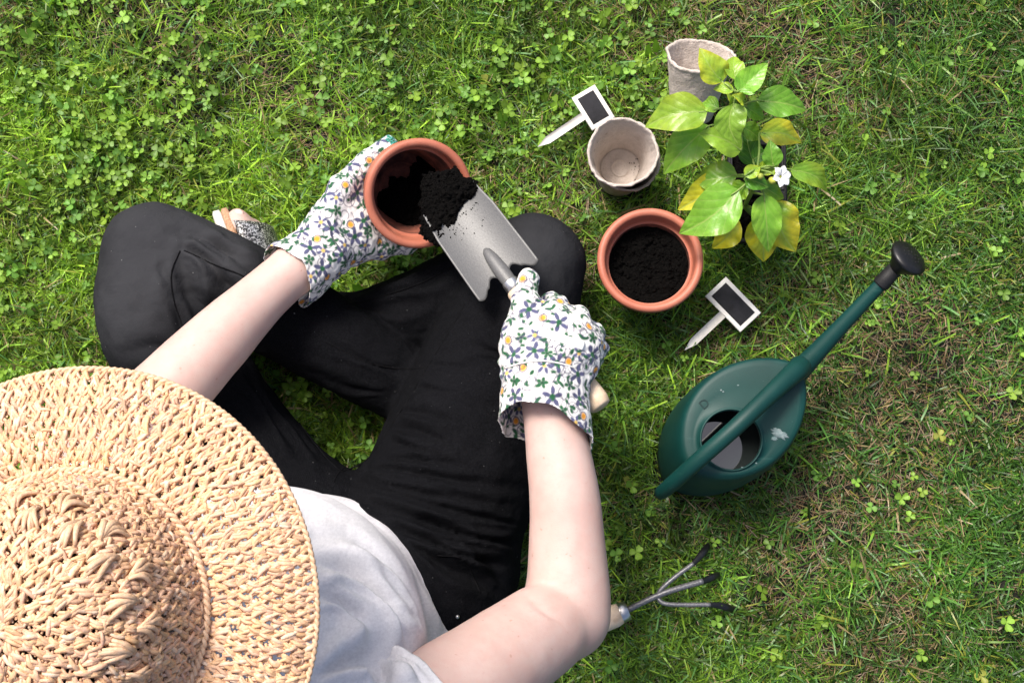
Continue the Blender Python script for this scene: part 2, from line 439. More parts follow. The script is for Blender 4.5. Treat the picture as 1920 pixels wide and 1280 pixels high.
MAT['black_dull'] = simple('dull_black_plastic', (.006, .006, .0065), (.014, .014, .015), 60, .6, .2, 300)
MAT['tine'] = simple('grey_coated_steel', (.10, .10, .105), (.22, .22, .23), 400, .4, .3, 500, Metallic=.5)
n = NT('still_water'); n.set(Roughness=.02); n.b.inputs['Base Color'].default_value = (.02, .025, .025, 1); n.b.inputs['Specular IOR Level'].default_value = 1.0; n.b.inputs['IOR'].default_value = 1.6; MAT['water'] = n.m
MAT['cork'] = simple('cork_footbed', (.30, .15, .08), (.52, .33, .21), 420, .85, .4, 500)
MAT['foam'] = simple('off_white_sole', (.60, .57, .50), (.70, .67, .60), 120, .7, .2, 300)
n = NT('silver_glitter'); vo = n.new('ShaderNodeTexVoronoi'); vo.inputs['Scale'].default_value = 650; n.link(n.coord(), vo.inputs['Vector'])
n.color(n.ramp(vo.outputs['Color'], [(.3, (.03, .03, .03)), (.55, (.30, .29, .28)), (.8, (.8, .78, .75))])); n.set(Metallic=.7, Roughness=.35); n.bump(vo.outputs['Color'], .9, .002); MAT['glitter'] = n.m
MAT['insole'] = simple('brown_insole_lining', (.03, .016, .010), (.05, .028, .018), 90, .9, .2, 300)
MAT['nail'] = simple('toenail', (.75, .48, .42), (.80, .55, .49), 40, .3, 0, spec=.5)
# pepper leaves: veins from UV, yellowing from vertex colour
n = NT('pepper_leaf'); v = n.vcol(); uv = n.new('ShaderNodeTexCoord').outputs['UV']; sx = n.new('ShaderNodeSeparateXYZ'); n.link(uv, sx.inputs[0])
ux = n.math('ABSOLUTE', n.math('SUBTRACT', sx.outputs[0], .5))
ph = n.math('SUBTRACT', n.math('MULTIPLY', sx.outputs[1], 5.5), n.math('MULTIPLY', n.math('POWER', ux, .75), 4.2))
fr_ = n.math('ABSOLUTE', n.math('SUBTRACT', n.math('FRACT', ph), .5))
vein = n.math('LESS_THAN', fr_, .034); mid = n.math('LESS_THAN', ux, .018)
vmask = n.math('MULTIPLY', n.math('MAXIMUM', n.math('MULTIPLY', vein, .65), mid), .55)
mott = n.ramp(n.noise(120, 4), [(.3, (.82, .82, .82)), (.7, (1.12, 1.12, 1.12))])
c = n.mixc(1.0, v, mott, 'MULTIPLY'); c = n.mixc(vmask, c, (.36, .46, .12)); n.color(c)
n.set(Roughness=.32); n.b.inputs['Specular IOR Level'].default_value = .45
puff = n.math('MULTIPLY', n.math('POWER', fr_, .5), 1.0)
b = n.bump(puff, .14, .004); n.bump(n.noise(260, 3), .2, .002, b)
tr = n.new('ShaderNodeBsdfTranslucent'); n.link(n.mixc(1.0, c, (1.1, 1.15, .4), 'MULTIPLY'), tr.inputs[0]); mx = n.new('ShaderNodeMixShader'); mx.inputs[0].default_value = .3
n.link(n.b.outputs[0], mx.inputs[1]); n.link(tr.outputs[0], mx.inputs[2]); n.link(mx.outputs[0], n.out.inputs[0]); MAT['pepper'] = n.m
MAT['stem'] = simple('pepper_stem', (.13, .22, .04), (.24, .33, .08), 60, .5, .2, 300)
MAT['petal'] = simple('white_petal', (.78, .78, .74), (.82, .82, .80), 60, .6, .1, 300)
MAT['bud'] = simple('yellow_green_calyx', (.45, .42, .06), (.35, .42, .08), 60, .5, .1, 300)

# ------------------------------------------------------------------ the ground
gp = np.array([[-60, -60, 0], [60, -60, 0], [60, 60, 0], [-60, 60, 0]], float)
g = mesh_np('ground', gp, np.array([[0, 1, 2, 3]]), MAT['ground']); tag(g, kind='structure')

# ------------------------------------------------------------------ the person: figure geometry
def C(px, py, z): return Pn(px, py, z)
# key joints
PEL = C(655, 1105, .12)
SH_R = C(672, 1420, .50); SH_L = np.array([-.505, -.045, .50])
EL_R = C(1062, 1150, .27); WR_R = C(1033, 770, .272)
EL_L = C(258, 792, .27); WR_L = C(552, 505, .215)
HEADC = C(140, 1130, .73)
mid_sh = (SH_R + SH_L) / 2
jean = SDF()
jean.limb([C(770, 1075, .115), C(838, 930, .115), C(893, 765, .108), C(958, 610, .105), C(1003, 492, .098)], [.116, .106, .095, .083, .064], k=.008)       # thigh
jean.limb([C(1000, 500, .09), C(850, 560, .072), C(690, 620, .06), C(515, 605, .055)], [.058, .058, .052, .046], k=.008)                                 # shin folded under
jean.limb([C(600, 1060, .115), C(500, 915, .115), C(395, 760, .115), C(311, 610, .115), C(289, 482, .112)], [.112, .082, .072, .081, .067], k=.008)
jean.limb([C(288, 470, .122), C(470, 553, .118), C(630, 645, .112), C(770, 730, .085)], [.062, .060, .055, .045], k=.008)
jean.ell(C(690, 1120, .12), (.17, .13, .115), k=.05)
body = SDF()
body.chain([C(770, 1075, .11), C(893, 765, .10), C(1000, 500, .095)], [.09, .08, .045], k=.03)
body.chain([C(1000, 500, .085), C(690, 620, .06), C(520, 600, .052)], [.045, .04, .03], k=.02)
body.chain([C(600, 1060, .11), C(395, 760, .11), C(285, 485, .11)], [.085, .065, .045], k=.03)
body.chain([C(290, 475, .115), C(630, 645, .11), C(790, 740, .07)], [.045, .04, .028], k=.02)
body.chain([C(790, 740, .07), C(860, 790, .035), C(900, 815, .03)], [.028, .028, .022], k=.02)
# the foot that shows past the knee, lying on its outer edge, toes up the picture
body.chain([C(520, 600, .052), C(492, 520, .05), C(462, 448, .055)], [.032, .034, .030], k=.02)
TOE = C(444, 408, .078)
body.chain([C(468, 455, .070), C(450, 425, .078), TOE], [.018, .0145, .0125], k=.012)
for q in range(4):
    body.chain([C(466, 450, .058 - .008 * q), C(452 + q * 2, 414 + 4 * q, .052 - .011 * q)], [.011, .008], k=.008)
body.ell(PEL, (.10, .085, .09), k=.05)
body.chain([PEL + [0, 0, .03], (PEL + mid_sh) / 2 + [0, .02, .02], mid_sh + [.01, .01, -.05]], [.080, .085, .090], k=.06)
body.cone(SH_R, SH_L, .052, .052, k=.05)
body.chain([mid_sh + [0, 0, .02], mid_sh * .5 + HEADC * .5 + [0, 0, .0]], [.058, .052], k=.04)
body.chain([mid_sh * .5 + HEADC * .5, HEADC + [0, 0, -.02]], [.05, .06], k=.03)
body.ell(HEADC + [.005, .01, .0], (.075, .092, .105), k=.03)
fw = np.array([.47, .88, 0]); sdv = np.array([.88, -.47, 0])
body.ell(HEADC + fw * .085 + [0, 0, -.055], (.03, .05, .05), k=.03)          # jaw
body.chain([HEADC + fw * .095 + [0, 0, -.01], HEADC + fw * .117 + [0, 0, -.035]], [.010, .013], k=.012)   # nose
for s_ in (-1, 1):
    body.ell(HEADC + sdv * s_ * .08 + [0, 0, -.025], (.012, .018, .03), k=.01)
    body.ell(HEADC + fw * .088 + sdv * s_ * .032 + [0, 0, -.008], (.014, .014, .010), k=.008)
body.cone(HEADC + fw * .10 + sdv * .02 + [0, 0, -.068], HEADC + fw * .10 - sdv * .02 + [0, 0, -.068], .009, .009, k=.006)
# arms
body.limb([SH_R, SH_R * .5 + EL_R * .5 + [0, 0, .006], EL_R * .93 + SH_R * .07], [.060, .053, .0480], k=.008)
body.limb([EL_R + [.002, -.004, 0], C(1064, 1060, .272), C(1060, 940, .275), C(1046, 840, .272), WR_R], [.0470, .0425, .0378, .0340, .0290], k=.007)
body.limb([SH_L, SH_L * .5 + EL_L * .5, EL_L], [.06, .052, .045], k=.008)
body.limb([EL_L, C(335, 715, .262), C(425, 622, .245), C(505, 545, .225), WR_L], [.043, .0420, .0358, .0282, .0258], k=.008)
# hands inside the gloves: right round the trowel handle, left round the pot
HR = dict(
    wrist=WR_R, pc=C(1018, 655, .289),
    idx=[C(1028, 612, .292), C(1047, 572, .277), C(1034, 566, .240), C(1000, 603, .231)],
    mid=[C(1062, 624, .292), C(1084, 594, .272), C(1068, 590, .236), C(1033, 630, .229)],
    rng=[C(1088, 648, .286), C(1113, 624, .264), C(1097, 622, .230), C(1058, 660, .226)],
    lit=[C(1098, 678, .276), C(1124, 655, .256), C(1110, 657, .228), C(1078, 690, .226)],
    thb=[C(985, 700, .283), C(972, 628, .291), C(984, 566, .287), C(991, 524, .282)])
HL = dict(
    wrist=WR_L, pc=C(640, 425, .178),
    idx=[C(672, 448, .170), C(715, 464, .150), C(762, 460, .136), C(800, 440, .130)],
    mid=[C(664, 430, .152), C(708, 446, .122), C(752, 442, .108), C(790, 424, .102)],
    rng=[C(656, 412, .136), C(695, 425, .102), C(738, 425, .086), C(770, 408, .080)],
    lit=[C(650, 395, .124), C(683, 402, .090), C(716, 404, .074), C(745, 390, .070)],
    thb=[C(600, 432, .205), C(640, 352, .205), C(688, 303, .190), C(728, 274, .176)])
def hand(S, H, f, k=.008):
    for nm, r in (('idx', .0100), ('mid', .0105), ('rng', .0100), ('lit', .0088)):
        S.chain(H[nm], [r * f + .001, r * f, r * f * .95, r * f * .85], k=k)
        S.cone(H['wrist'], H[nm][0], .021 * f, .0135 * f, k=.018)
    S.chain(H['thb'], [.0165 * f, .0140 * f, .0122 * f, .0110 * f], k=k)
    S.cone(H['wrist'], H['thb'][0], .022 * f, .0175 * f, k=.02)
hand(body, HR, .82); hand(body, HL, .82)

def viewn(V, N):
    d = np.array([0, 0, CAMH]) - V; d /= np.linalg.norm(d, axis=1, keepdims=True); return np.clip(((d * N).sum(1) - .22) * 2.2, 0, 1)
def crease(V, N, items, base):
    q = proj(V); f = viewn(V, N); disp = base
    for k, it in enumerate(items):
        px, z, dep, w = it[:4]; rg = it[4] if len(it) > 4 else .8
        c = resample(np.array(px, float), 14); d, t, sd = polydist(q / 1000, c / 1000); w = w * 1.45
        w = w * (.8 + .4 * np.sin(t * 5 + k)); fade = np.sin(np.pi * np.clip(t, .02, .98)) ** .6
        disp = disp + f * fade * dep * (-.9 * np.exp(-(d / w) ** 2) + rg * np.exp(-((d * np.where(sd > 0, 1, .7) - w * 1.9) / (w * 1.1)) ** 2))
    return disp
print('person')
person = empty('person', tuple(C(655, 1060, 0)), 'person seated cross-legged on the lawn in grey t-shirt and black jeans, potting soil', 'person')
bV, bF = body.mesh(.0036, ground=.004)
bV = relax(bV, bF, 3)
bN = vnormals(bV, bF)
bV = bV + bN * crease(bV, bN, [([(980, 1108), (1000, 1128), (1030, 1152), (1072, 1178)], 0, .0018, .0040, .15)], .0006 * fbm(bV, 25, 2, 2))[:, None]
blush = np.zeros(len(bV))
for c_, r_, w_ in ((EL_R + [.03, -.02, 0], .06, .8), (EL_L + [.03, -.01, 0], .07, 1.0), (WR_R, .05, .4), (WR_L, .04, .4), (TOE, .02, .8), (C(1100, 1000, .27), .05, .35)):
    blush += w_ * np.exp(-((bV - c_) ** 2).sum(1) / r_ ** 2)
blush = np.clip(blush + .25 * fbm(bV, 18, 3, 6) + .15, 0, 1)
mesh_np('body', bV, bF, MAT['skin'], person, col=np.repeat(blush[:, None], 3, 1))
# toenail
tq = frame(TOE - C(450, 425, .078))
nail = SDF().ell(TOE + np.array([.004, .0015, .0085]), (.0075, .008, .0035), k=.01)
nV, nF = nail.mesh(.0012); mesh_np('toenail', nV, nF, MAT['nail'], person)
# hair under the hat
hs = SDF().ell(HEADC + np.array([0, -.008, .012]), (.084, .098, .105), k=.02); hs.ell(HEADC - fw * .05 + [0, 0, -.06], (.07, .06, .08), k=.05)
hV, hF = hs.mesh(.006); mesh_np('hair', hV, hF, MAT['hair'], person)

# jeans with creases
jV, jF = jean.mesh(.0030, ground=.003)
jV = relax(jV, jF, 2)
jN = vnormals(jV, jF)
def poly(px, z=.16): return np.array([Pn(a, b, z)[:2] for a, b in px])
creases = [  # (pixels, height for the projection, depth, width)
    ([(640, 895), (740, 925), (860, 960), (985, 985)], .2, .005, .007), ([(660, 925), (760, 965), (880, 1005), (975, 1020)], .2, .006, .008),
    ([(700, 960), (790, 1010), (880, 1045), (960, 1062)], .2, .005, .007), ([(650, 880), (760, 885), (880, 905), (990, 920)], .2, .0035, .008),
    ([(760, 1010), (830, 1060), (930, 1100)], .18, .005, .008),
    ([(742, 770), (790, 776), (850, 790)], .19, .003, .005), ([(730, 800), (790, 810), (840, 828)], .19, .003, .005), ([(765, 725), (800, 728), (860, 738)], .19, .0025, .005),
    ([(720, 830), (770, 838), (830, 858)], .19, .003, .006), ([(800, 680), (840, 684), (880, 692)], .19, .002, .005),
    ([(345, 462), (400, 500), (440, 560)], .17, .006, .009), ([(360, 450), (420, 478), (480, 520)], .17, .005, .008), ([(335, 480), (352, 540), (370, 610)], .17, .005, .010),
    ([(400, 520), (450, 555), (500, 580)], .17, .004, .008), ([(500, 720), (545, 790), (600, 860)], .17, .003, .006), ([(470, 700), (505, 770), (560, 850)], .17, .003, .006),
    ([(700, 560), (780, 540), (850, 505)], .11, .004, .007), ([(640, 575), (720, 575), (800, 570)], .11, .004, .008),
    ([(300, 500), (330, 560), (345, 640)], 0, .004, .009), ([(230, 660), (290, 650), (350, 660)], 0, .003, .008), ([(320, 430), (390, 450), (450, 490)], 0, .004, .007), ([(880, 640), (930, 660), (990, 668)], 0, .003, .007),
    ([(690, 870), (780, 862), (900, 880)], 0, .003, .006), ([(700, 905), (820, 930), (960, 945)], 0, .003, .005), ([(860, 1000), (920, 1060), (950, 1100)], 0, .004, .007), ([(560, 690), (640, 725), (720, 735)], 0, .002, .006),
    ([(905, 560), (960, 590), (1040, 600)], .18, .002, .01), ([(610, 640), (690, 680), (750, 700)], .16, .002, .006)]
disp = crease(jV, jN, [(p_, z_, d_ * 1.7, w_ * .9) for p_, z_, d_, w_ in creases], .0026 * fbm(jV, 20, 3, 3) + .0045 * (np.exp(-((proj(jV) - [800, 960]) ** 2).sum(1) / 190 ** 2) + np.exp(-((proj(jV) - [430, 560]) ** 2).sum(1) / 130 ** 2) + .7 * np.exp(-((proj(jV) - [760, 520]) ** 2).sum(1) / 110 ** 2)) * (.35 - np.abs(fbm(jV * [9, 26, 14], 1.6, 3, 8))))
jV = jV + jN * disp[:, None]
wear = np.zeros(len(jV))
for px, py, rw in ((265, 450, 110), (1010, 465, 90), (340, 410, 90), (225, 590, 80), (420, 470, 70)):
    wear += np.exp(-(((proj(jV) - [px, py]) / rw) ** 2).sum(1))
wear = np.clip(wear * (.92 + .16 * fbm(jV, 40, 3, 4)), 0, 1)
jeans = mesh_np('jeans', jV, jF, MAT['denim'], person, col=np.repeat(wear[:, None], 3, 1))
bvh = BVHTree.FromPolygons([tuple(v) for v in jV], jF.tolist())
def drape(px, bv, z, lift=0.0, n=60):
    pts = resample(np.array([Pn(a, b, z) for a, b in px]), n); out = []
    for p in pts:
        d = Vector((p[0], p[1], p[2])) - Vector((0, 0, CAMH))
        hit = bv.ray_cast(Vector((0, 0, CAMH)), d.normalized())
        if hit[0] is not None: out.append(np.array(hit[0]) + np.array(hit[1]) * lift)
    return np.array(out)
seams = [[(338, 470), (322, 510), (325, 560), (345, 620)], [(345, 470), (400, 495), (460, 520), (520, 560)], [(610, 640), (680, 675), (740, 690), (800, 690)],
         [(640, 885), (690, 860), (745, 780), (800, 690), (850, 610), (872, 570)], [(500, 690), (545, 770), (605, 850), (640, 885)], [(625, 905), (632, 890), (645, 876)],
         [(625, 560), (700, 540), (800, 505), (860, 478)], [(640, 572), (700, 560), (790, 530), (850, 500)], [(820, 1040), (870, 1050), (900, 1110)]]
parts = []
for s_ in seams:
    c_ = drape(s_, bvh, .16, .0)
    if len(c_) > 4: 
        c_ = resample(c_, 70); c_[1:-1] = (c_[:-2] + c_[1:-1] + c_[2:]) / 3
        parts.append(tubes(c_[None], np.full((1, 70), .0011), 6, flat=.6))
for k_, pt in enumerate(parts): mesh_np('seam', pt[0], pt[1], MAT['seam'], jeans)
rv = drape([(857, 1155), (858, 1157)], bvh, .15, .001, 2)
if len(rv):
    V, F = lathe([(0, .0016), (.0016, .0013), (.0022, 0), (.0025, -.001)], 16, Matrix.Translation(Vector(rv[0])))
    mesh_np('rivet', V, F, MAT['bright_metal'], jeans)

# t-shirt
sh = SDF()
tors = C(596, 1180, .2)
sh.ell(C(598, 1178, .150), (.182, .163, .135), rot=np.array([[.88, .47, 0], [-.47, .88, 0], [0, 0, 1]]), k=.05)
sh.ell((tors + mid_sh) / 2 + [.01, .01, .02], (.165, .125, .15), rot=np.array([[.88, .47, 0], [-.47, .88, 0], [0, 0, 1]]), k=.06)
sh.chain([tors + [0, 0, .0], (tors + mid_sh) / 2 + [.015, .02, .02], mid_sh + [.02, .02, -.06]], [.13, .13, .12], k=.06)
sh.cone(SH_R + [0, 0, -.005], SH_L + [0, 0, -.005], .068, .068, k=.06)
sh.cone(mid_sh, mid_sh + [0, .01, .05], .075, .065, k=.05)
SLV_Rn = EL_R - SH_R; SLV_Rn = SLV_Rn / np.linalg.norm(SLV_Rn)
SLn = EL_L - SH_L; SLn = SLn / np.linalg.norm(SLn)
sV, sF = sh.mesh(.0034)
sV = relax(sV, sF, 1)
def g_hem(V): return .085 + .006 * np.sin(V[:, 0] * 40) - V[:, 2]
sV, sF, _ = cut(sV, sF, g_hem, lambda V: np.tile([[0, 0, -1.0]], (len(V), 1)))
sF0 = sF
for S0, nn, L_ in ((SH_R, SLV_Rn, .078), (SH_L, SLn, .10)):
    sl = SDF().limb([S0 - nn * .02, S0 + nn * .05, S0 + nn * .17], [.064, .067, .0655], k=.008)
    v_, f_ = sl.mesh(.003); v_ = relax(v_, f_, 1)
    v_, f_, _ = cut(v_, f_, lambda V: (V - S0) @ nn - L_, lambda V: np.tile(nn[None], (len(V), 1)))
    n_ = vnormals(v_, f_); al = (v_ - S0) @ nn
    v_ = v_ + n_ * (.003 * fbm(v_, 26, 3, 4) - .0022 * np.exp(-((al - L_ + .017) / .0022) ** 2) + .004 * np.sin(al * 95 + 5 * fbm(v_, 9, 2, 5)) * np.exp(-((al - .03) / .04) ** 2))[:, None]
    sF = np.concatenate([sF, f_ + len(sV)]); sV = np.concatenate([sV, v_])
sN = vnormals(sV, sF)
folds = [([(570, 960), (650, 965), (730, 1010), (800, 1095), (838, 1180)], 0, .006, .009), ([(575, 1000), (650, 1005), (720, 1050), (775, 1125), (805, 1200)], 0, .008, .011),
         ([(580, 1050), (640, 1060), (695, 1105), (735, 1170), (765, 1225)], 0, .008, .011), ([(590, 1110), (640, 1130), (680, 1175), (710, 1225)], 0, .006, .012),
         ([(640, 945), (720, 980), (790, 1045), (835, 1120)], 0, .004, .007), ([(600, 1265), (650, 1240), (690, 1235), (712, 1260), (715, 1290)], 0, .010, .012), ([(745, 1150), (790, 1170), (815, 1210)], 0, .004, .006)]
disp = crease(sV, sN, [(p_, z_, d_ * 1.5, w_ * 1.0) for p_, z_, d_, w_ in folds], .003 * fbm(sV, 12, 3, 9))
sV = sV + sN * disp[:, None]
shirt = mesh_np('t_shirt', sV, sF, MAT['shirt'], person); solidify(shirt, .0022)

# gloves: printed cotton, the print laid out motif by motif on the cloth
def paint(V, N, seed):
    r_ = np.random.default_rng(seed)
    base = np.array([.80, .78, .745]); col = np.tile(base, (len(V), 1))
    PUR = np.array([.070, .074, .150]); GRN = np.array([.006, .085, .028]); ORA = np.array([.75, .30, .02]); INK = np.array([.045, .04, .09]); YEL = np.array([.62, .42, .10])
    pts = []
    order = r_.permutation(len(V))[:9000]
    P3 = np.empty((0, 3))
    for i in order:
        p = V[i]
        if len(P3) == 0 or ((P3 - p) ** 2).sum(1).min() > .0147 ** 2:
            P3 = np.vstack([P3, p]); pts.append(i)
    soft = .00042
    def put(w, sel, c): col[sel] = col[sel] * (1 - w[:, None]) + c * w[:, None]
    def sm(d): return np.clip(.5 - d / (2 * soft), 0, 1)
    kinds = ['big', 'orange', 'swirl', 'green', 'small', 'swirl', 'big', 'orange', 'swirl', 'leaf', 'green']
    weight = {'big': 1.0, 'orange': 1.15, 'swirl': 1.25, 'green': 1.05, 'small': 1.1, 'leaf': 1.2}; placed = []
    for q, i in enumerate(pts):
        p, nn = V[i], N[i]
        def score(k):
            ds = [np.linalg.norm(p - c_) for c_, kk in placed if kk == k]; return (min(ds) if ds else .1) / weight[k] * r_.uniform(.9, 1.1)
        kd = max(weight, key=score); placed.append((p, kd))
        dv = V - p; near = ((dv * dv).sum(1) < .024 ** 2) & (N @ nn > .05)
        sel = np.where(near)[0]; dv = dv[sel]
        a = np.cross(nn, [.3, .8, .52]); a /= np.linalg.norm(a); b_ = np.cross(nn, a)
        rot = r_.uniform(0, 6.28); x0, y0 = dv @ a, dv @ b_
        x = x0 * math.cos(rot) - y0 * math.sin(rot); y = x0 * math.sin(rot) + y0 * math.cos(rot)
        x /= 1.42; y /= 1.42; rr = np.hypot(x, y); th = np.arctan2(y, x)
        if kd != 'swirl':
            for an in r_.uniform(0, 6.28) + np.array([0, 2.4]):
                R0 = .0042; cx, cy = .0098 * math.cos(an), .0098 * math.sin(an); ang = (np.arctan2(y - cy, x - cx) - an + np.pi) % (2 * np.pi)
                d = np.abs(np.hypot(x - cx, y - cy) - R0 * (1 - .38 * ang / (2 * np.pi))) - .00032; put(sm(d) * (ang < 4.9), sel, INK)
                lx = (x - cx) * math.cos(an + 1) + (y - cy) * math.sin(an + 1) - R0; ly = -(x - cx) * math.sin(an + 1) + (y - cy) * math.cos(an + 1)
                d = (np.sqrt((lx / .0011) ** 2 + (ly / .0024) ** 2) - 1) * .0013; put(sm(d), sel, GRN)
        if kd in ('big', 'small', 'green'):
            sz = {'big': .0086, 'small': .0062, 'green': .0052}[kd]; cc = {'big': PUR, 'small': PUR * 1.25, 'green': GRN}[kd]
            t5 = (th + np.pi) % (2 * np.pi / 5) - np.pi / 5
            ex, ey = rr * np.cos(t5) - sz * .58, rr * np.sin(t5)
            d = (np.sqrt((ex / (sz * .42)) ** 2 + (ey / (sz * (.30 if kd == 'green' else .22))) ** 2) - 1) * sz * .24
            put(sm(d), sel, cc)
            put(sm(rr - sz * .26), sel, GRN if kd == 'big' else (YEL if kd == 'small' else GRN * .6))
        elif kd == 'orange':
            ro = .0036 + .0004 * np.abs(np.sin(th * 9)); put(sm(rr - ro), sel, INK * 1.2); put(sm(rr - .0029), sel, np.array([.75, .62, .45])); put(sm(rr - .0025), sel, ORA)
            d = np.abs(np.hypot(x - .004, y - .0045) - .0058) - .00028; put(sm(d) * (x > .003) * (y < .004), sel, INK)
        elif kd == 'swirl':
            for trn in (0, 1):
                rs = .0010 + .0064 * ((th + np.pi) / (2 * np.pi) + trn) / 2
                d = np.abs(rr - rs) - .00030; put(sm(d), sel, INK)
            d = np.abs(np.hypot(x + .0075, y + .0082) - .0085) - .00030; put(sm(d) * (y > -.002) * (x < 0), sel, INK)
            put(sm(rr - .0016), sel, GRN)
            for an in (2.2, 3.6):
                lx = x - .0088 * math.cos(an); ly = y - .0088 * math.sin(an)
                d = (np.sqrt((lx / .0028) ** 2 + (ly / .0013) ** 2) - 1) * .0014; put(sm(d), sel, GRN)
        else:
            for an in (0, 1.9):
                lx = (x - .003 * math.cos(an)) * math.cos(an) + (y - .003 * math.sin(an)) * math.sin(an); ly = -(x - .003 * math.cos(an)) * math.sin(an) + (y - .003 * math.sin(an)) * math.cos(an)
                d = (np.sqrt((lx / .0036) ** 2 + (ly / .0015) ** 2) - 1) * .0016; put(sm(d), sel, GRN)
            d = np.abs(np.hypot(x - .006, y) - .0088) - .0003; put(sm(d) * (x < 0), sel, INK)
    return np.clip(col, 0, 1)
def fixed_colour(V, col, c, r, colr):
    d = np.linalg.norm(V - c, axis=1); m = d < r; col[m] = colr
    return col
def glove(H, cuff_a, cuff_b, ra, rb, cutlen, slope, seed, extra=None, label=None, palm=None):
    S = SDF(); hand(S, H, 1.12, k=.006)
    for c_, r_, rot in palm: S.ell(c_, r_, rot=rot, k=.018)
    S.cone(cuff_a, cuff_b, ra, rb, k=.012)
    if extra: extra(S)
    V, F = S.mesh(.0011)
    V = relax(V, F, 1)
    ax_ = (cuff_b - cuff_a); L = np.linalg.norm(ax_); ax_ = ax_ / L
    side = np.cross(ax_, [0, 0, 1]); side /= np.linalg.norm(side); upv = np.cross(side, ax_)
    def gq(V):
        q = V - cuff_a; s_ = q @ ax_; u = q @ upv; l = q @ side
        return s_ - (cutlen + slope[0] * np.maximum(u, -.03) + slope[1] * l + slope[2] * np.abs(l) ** 1.5 + .0016 * np.sin(l * 140) )
    V, F, _ = cut(V, F, gq, lambda V: np.tile(ax_[None], (len(V), 1)))
    N = vnormals(V, F)
    # cloth folds near the wrist and loose wrinkles
    s_ = (V - cuff_a) @ ax_; th = np.arctan2((V - cuff_a) @ upv, (V - cuff_a) @ side)
    dsp = .0012 * fbm(V, 45, 3, seed) + .0007 * fbm(V, 130, 2, seed + 3)
    dsp += np.clip(s_ / L, 0, 1) * .0028 * np.sin(th * 5 + 3 * fbm(V, 18, 2, seed + 1)) * np.clip((s_) / .02, 0, 1)
    dsp += .0011 * np.sin(s_ * 330 + 4 * fbm(V, 30, 2, seed + 2)) * np.exp(-((s_ + .01) / .03) ** 2)
    V = V + N * dsp[:, None]
    return V, F, vnormals(V, F)
print('gloves')
def ring_at(V, F): pass
rotR = np.array(Matrix.Rotation(R(-12), 3, 'Z'))
gV, gF, gN = glove(HR, C(1020, 700, .281), C(1022, 860, .281), .047, .056, .064, (-.50, -.30, .5), 5,
    palm=[(C(1018, 652, .287), (.047, .052, .027), rotR), (C(1062, 650, .276), (.036, .036, .030), rotR)])
col = paint(gV, gN, 21)
glR = mesh_np('glove', gV, gF, MAT['glove'], person, col=col); solidify(glR, .0012); glR['label'] = 'white floral cotton glove gripping the trowel handle'
gbv = BVHTree.FromPolygons([tuple(v) for v in gV], gF.tolist())
c_ = drape([(1011, 622), (1050, 634), (1094, 649)], gbv, .3, .001, 30)
if len(c_) > 3:
    V, F = tubes(c_[None], np.full((1, len(c_)), .0052), 10, flat=.25); mesh_np('elastic_band', V, F, MAT['petal'], glR)
c_ = drape([(946, 690), (975, 681), (1010, 676), (1045, 680), (1080, 690)], gbv, .3, .0002, 40)
if len(c_) > 3:
    V, F = tubes(c_[None], np.full((1, len(c_)), .0011), 6, flat=.6); mesh_np('glove_seam', V, F, MAT['white_wood'], glR)
def exL(S):
    S.cone(C(634, 440, .175), C(660, 352, .178), .03, .016, k=.02)
    S.cone(C(650, 455, .165), C(700, 455, .15), .026, .018, k=.02)
gV, gF, gN = glove(HL, C(606, 478, .198), C(528, 528, .212), .034, .043, .046, (-.25, .12, .8), 11, extra=exL,
    palm=[(C(638, 420, .176), (.040, .052, .024), np.array(Matrix.Rotation(R(-38), 3, 'Z')))])
col = paint(gV, gN, 33)
tipc = HL['thb'][3]
d = np.linalg.norm(gV - tipc, axis=1); m = d < .022
dots = (np.sin(gV[:, 0] * 1500) * np.sin(gV[:, 1] * 1500) > .1)
mm = m & (((gV - tipc) @ (HL['thb'][3] - HL['thb'][2])) > -.0001)
col[mm & dots] = (.05, .38, .33)
glL = mesh_np('glove', gV, gF, MAT['glove'], person, col=col); solidify(glL, .0012); glL['label'] = 'white floral cotton glove holding the tilted terracotta pot'

# sandal on the visible foot
sa = C(470, 470, .055); 
fdir = C(444, 400, .055) - C(500, 560, .055); fdir /= np.linalg.norm(fdir); sole_n = np.array([-fdir[1], fdir[0], 0.18]); sole_n /= np.linalg.norm(sole_n)
fup = np.cross(fdir, sole_n)
def sole_slab(t0, t1, name, mat, par, c0):
    th = np.linspace(0, 2 * np.pi, 48, endpoint=False)
    a = .085 * np.cos(th); w = .042 * np.sin(th) * (1 + .12 * np.cos(th))
    a = np.sign(a) * np.abs(a / .085) ** .8 * .085
    rings = []
    for t, k in ((t0, .93), (t0 + .002, 1.0), (t1 - .002, 1.0), (t1, .95)):
        rings.append(c0 + fdir * (a * k)[:, None] + fup * (w * k)[:, None] + sole_n * t)
    V = np.concatenate(rings + [[c0 + sole_n * t0], [c0 + sole_n * t1]]); n = 48
    F = [[i * n + j, i * n + (j + 1) % n, (i + 1) * n + (j + 1) % n, (i + 1) * n + j] for i in range(3) for j in range(n)]
    T = [[4 * n, (j + 1) % n, j] for j in range(n)] + [[4 * n + 1, 3 * n + j, 3 * n + (j + 1) % n] for j in range(n)]
    return mesh_np(name, V, [np.array(F), np.array(T)], mat, par, smooth=False)
c0 = C(440, 386, .055) - fdir * .085
c0 = c0 + sole_n * .006
san = sole_slab(.014, .026, 'sandal', MAT['foam'], person, c0); san['label'] = 'sandal with white sole, cork footbed and silver glitter strap'
sole_slab(.0035, .0142, 'footbed', MAT['cork'], san, c0)
sole_slab(.0005, .0038, 'insole', MAT['insole'], san, c0)
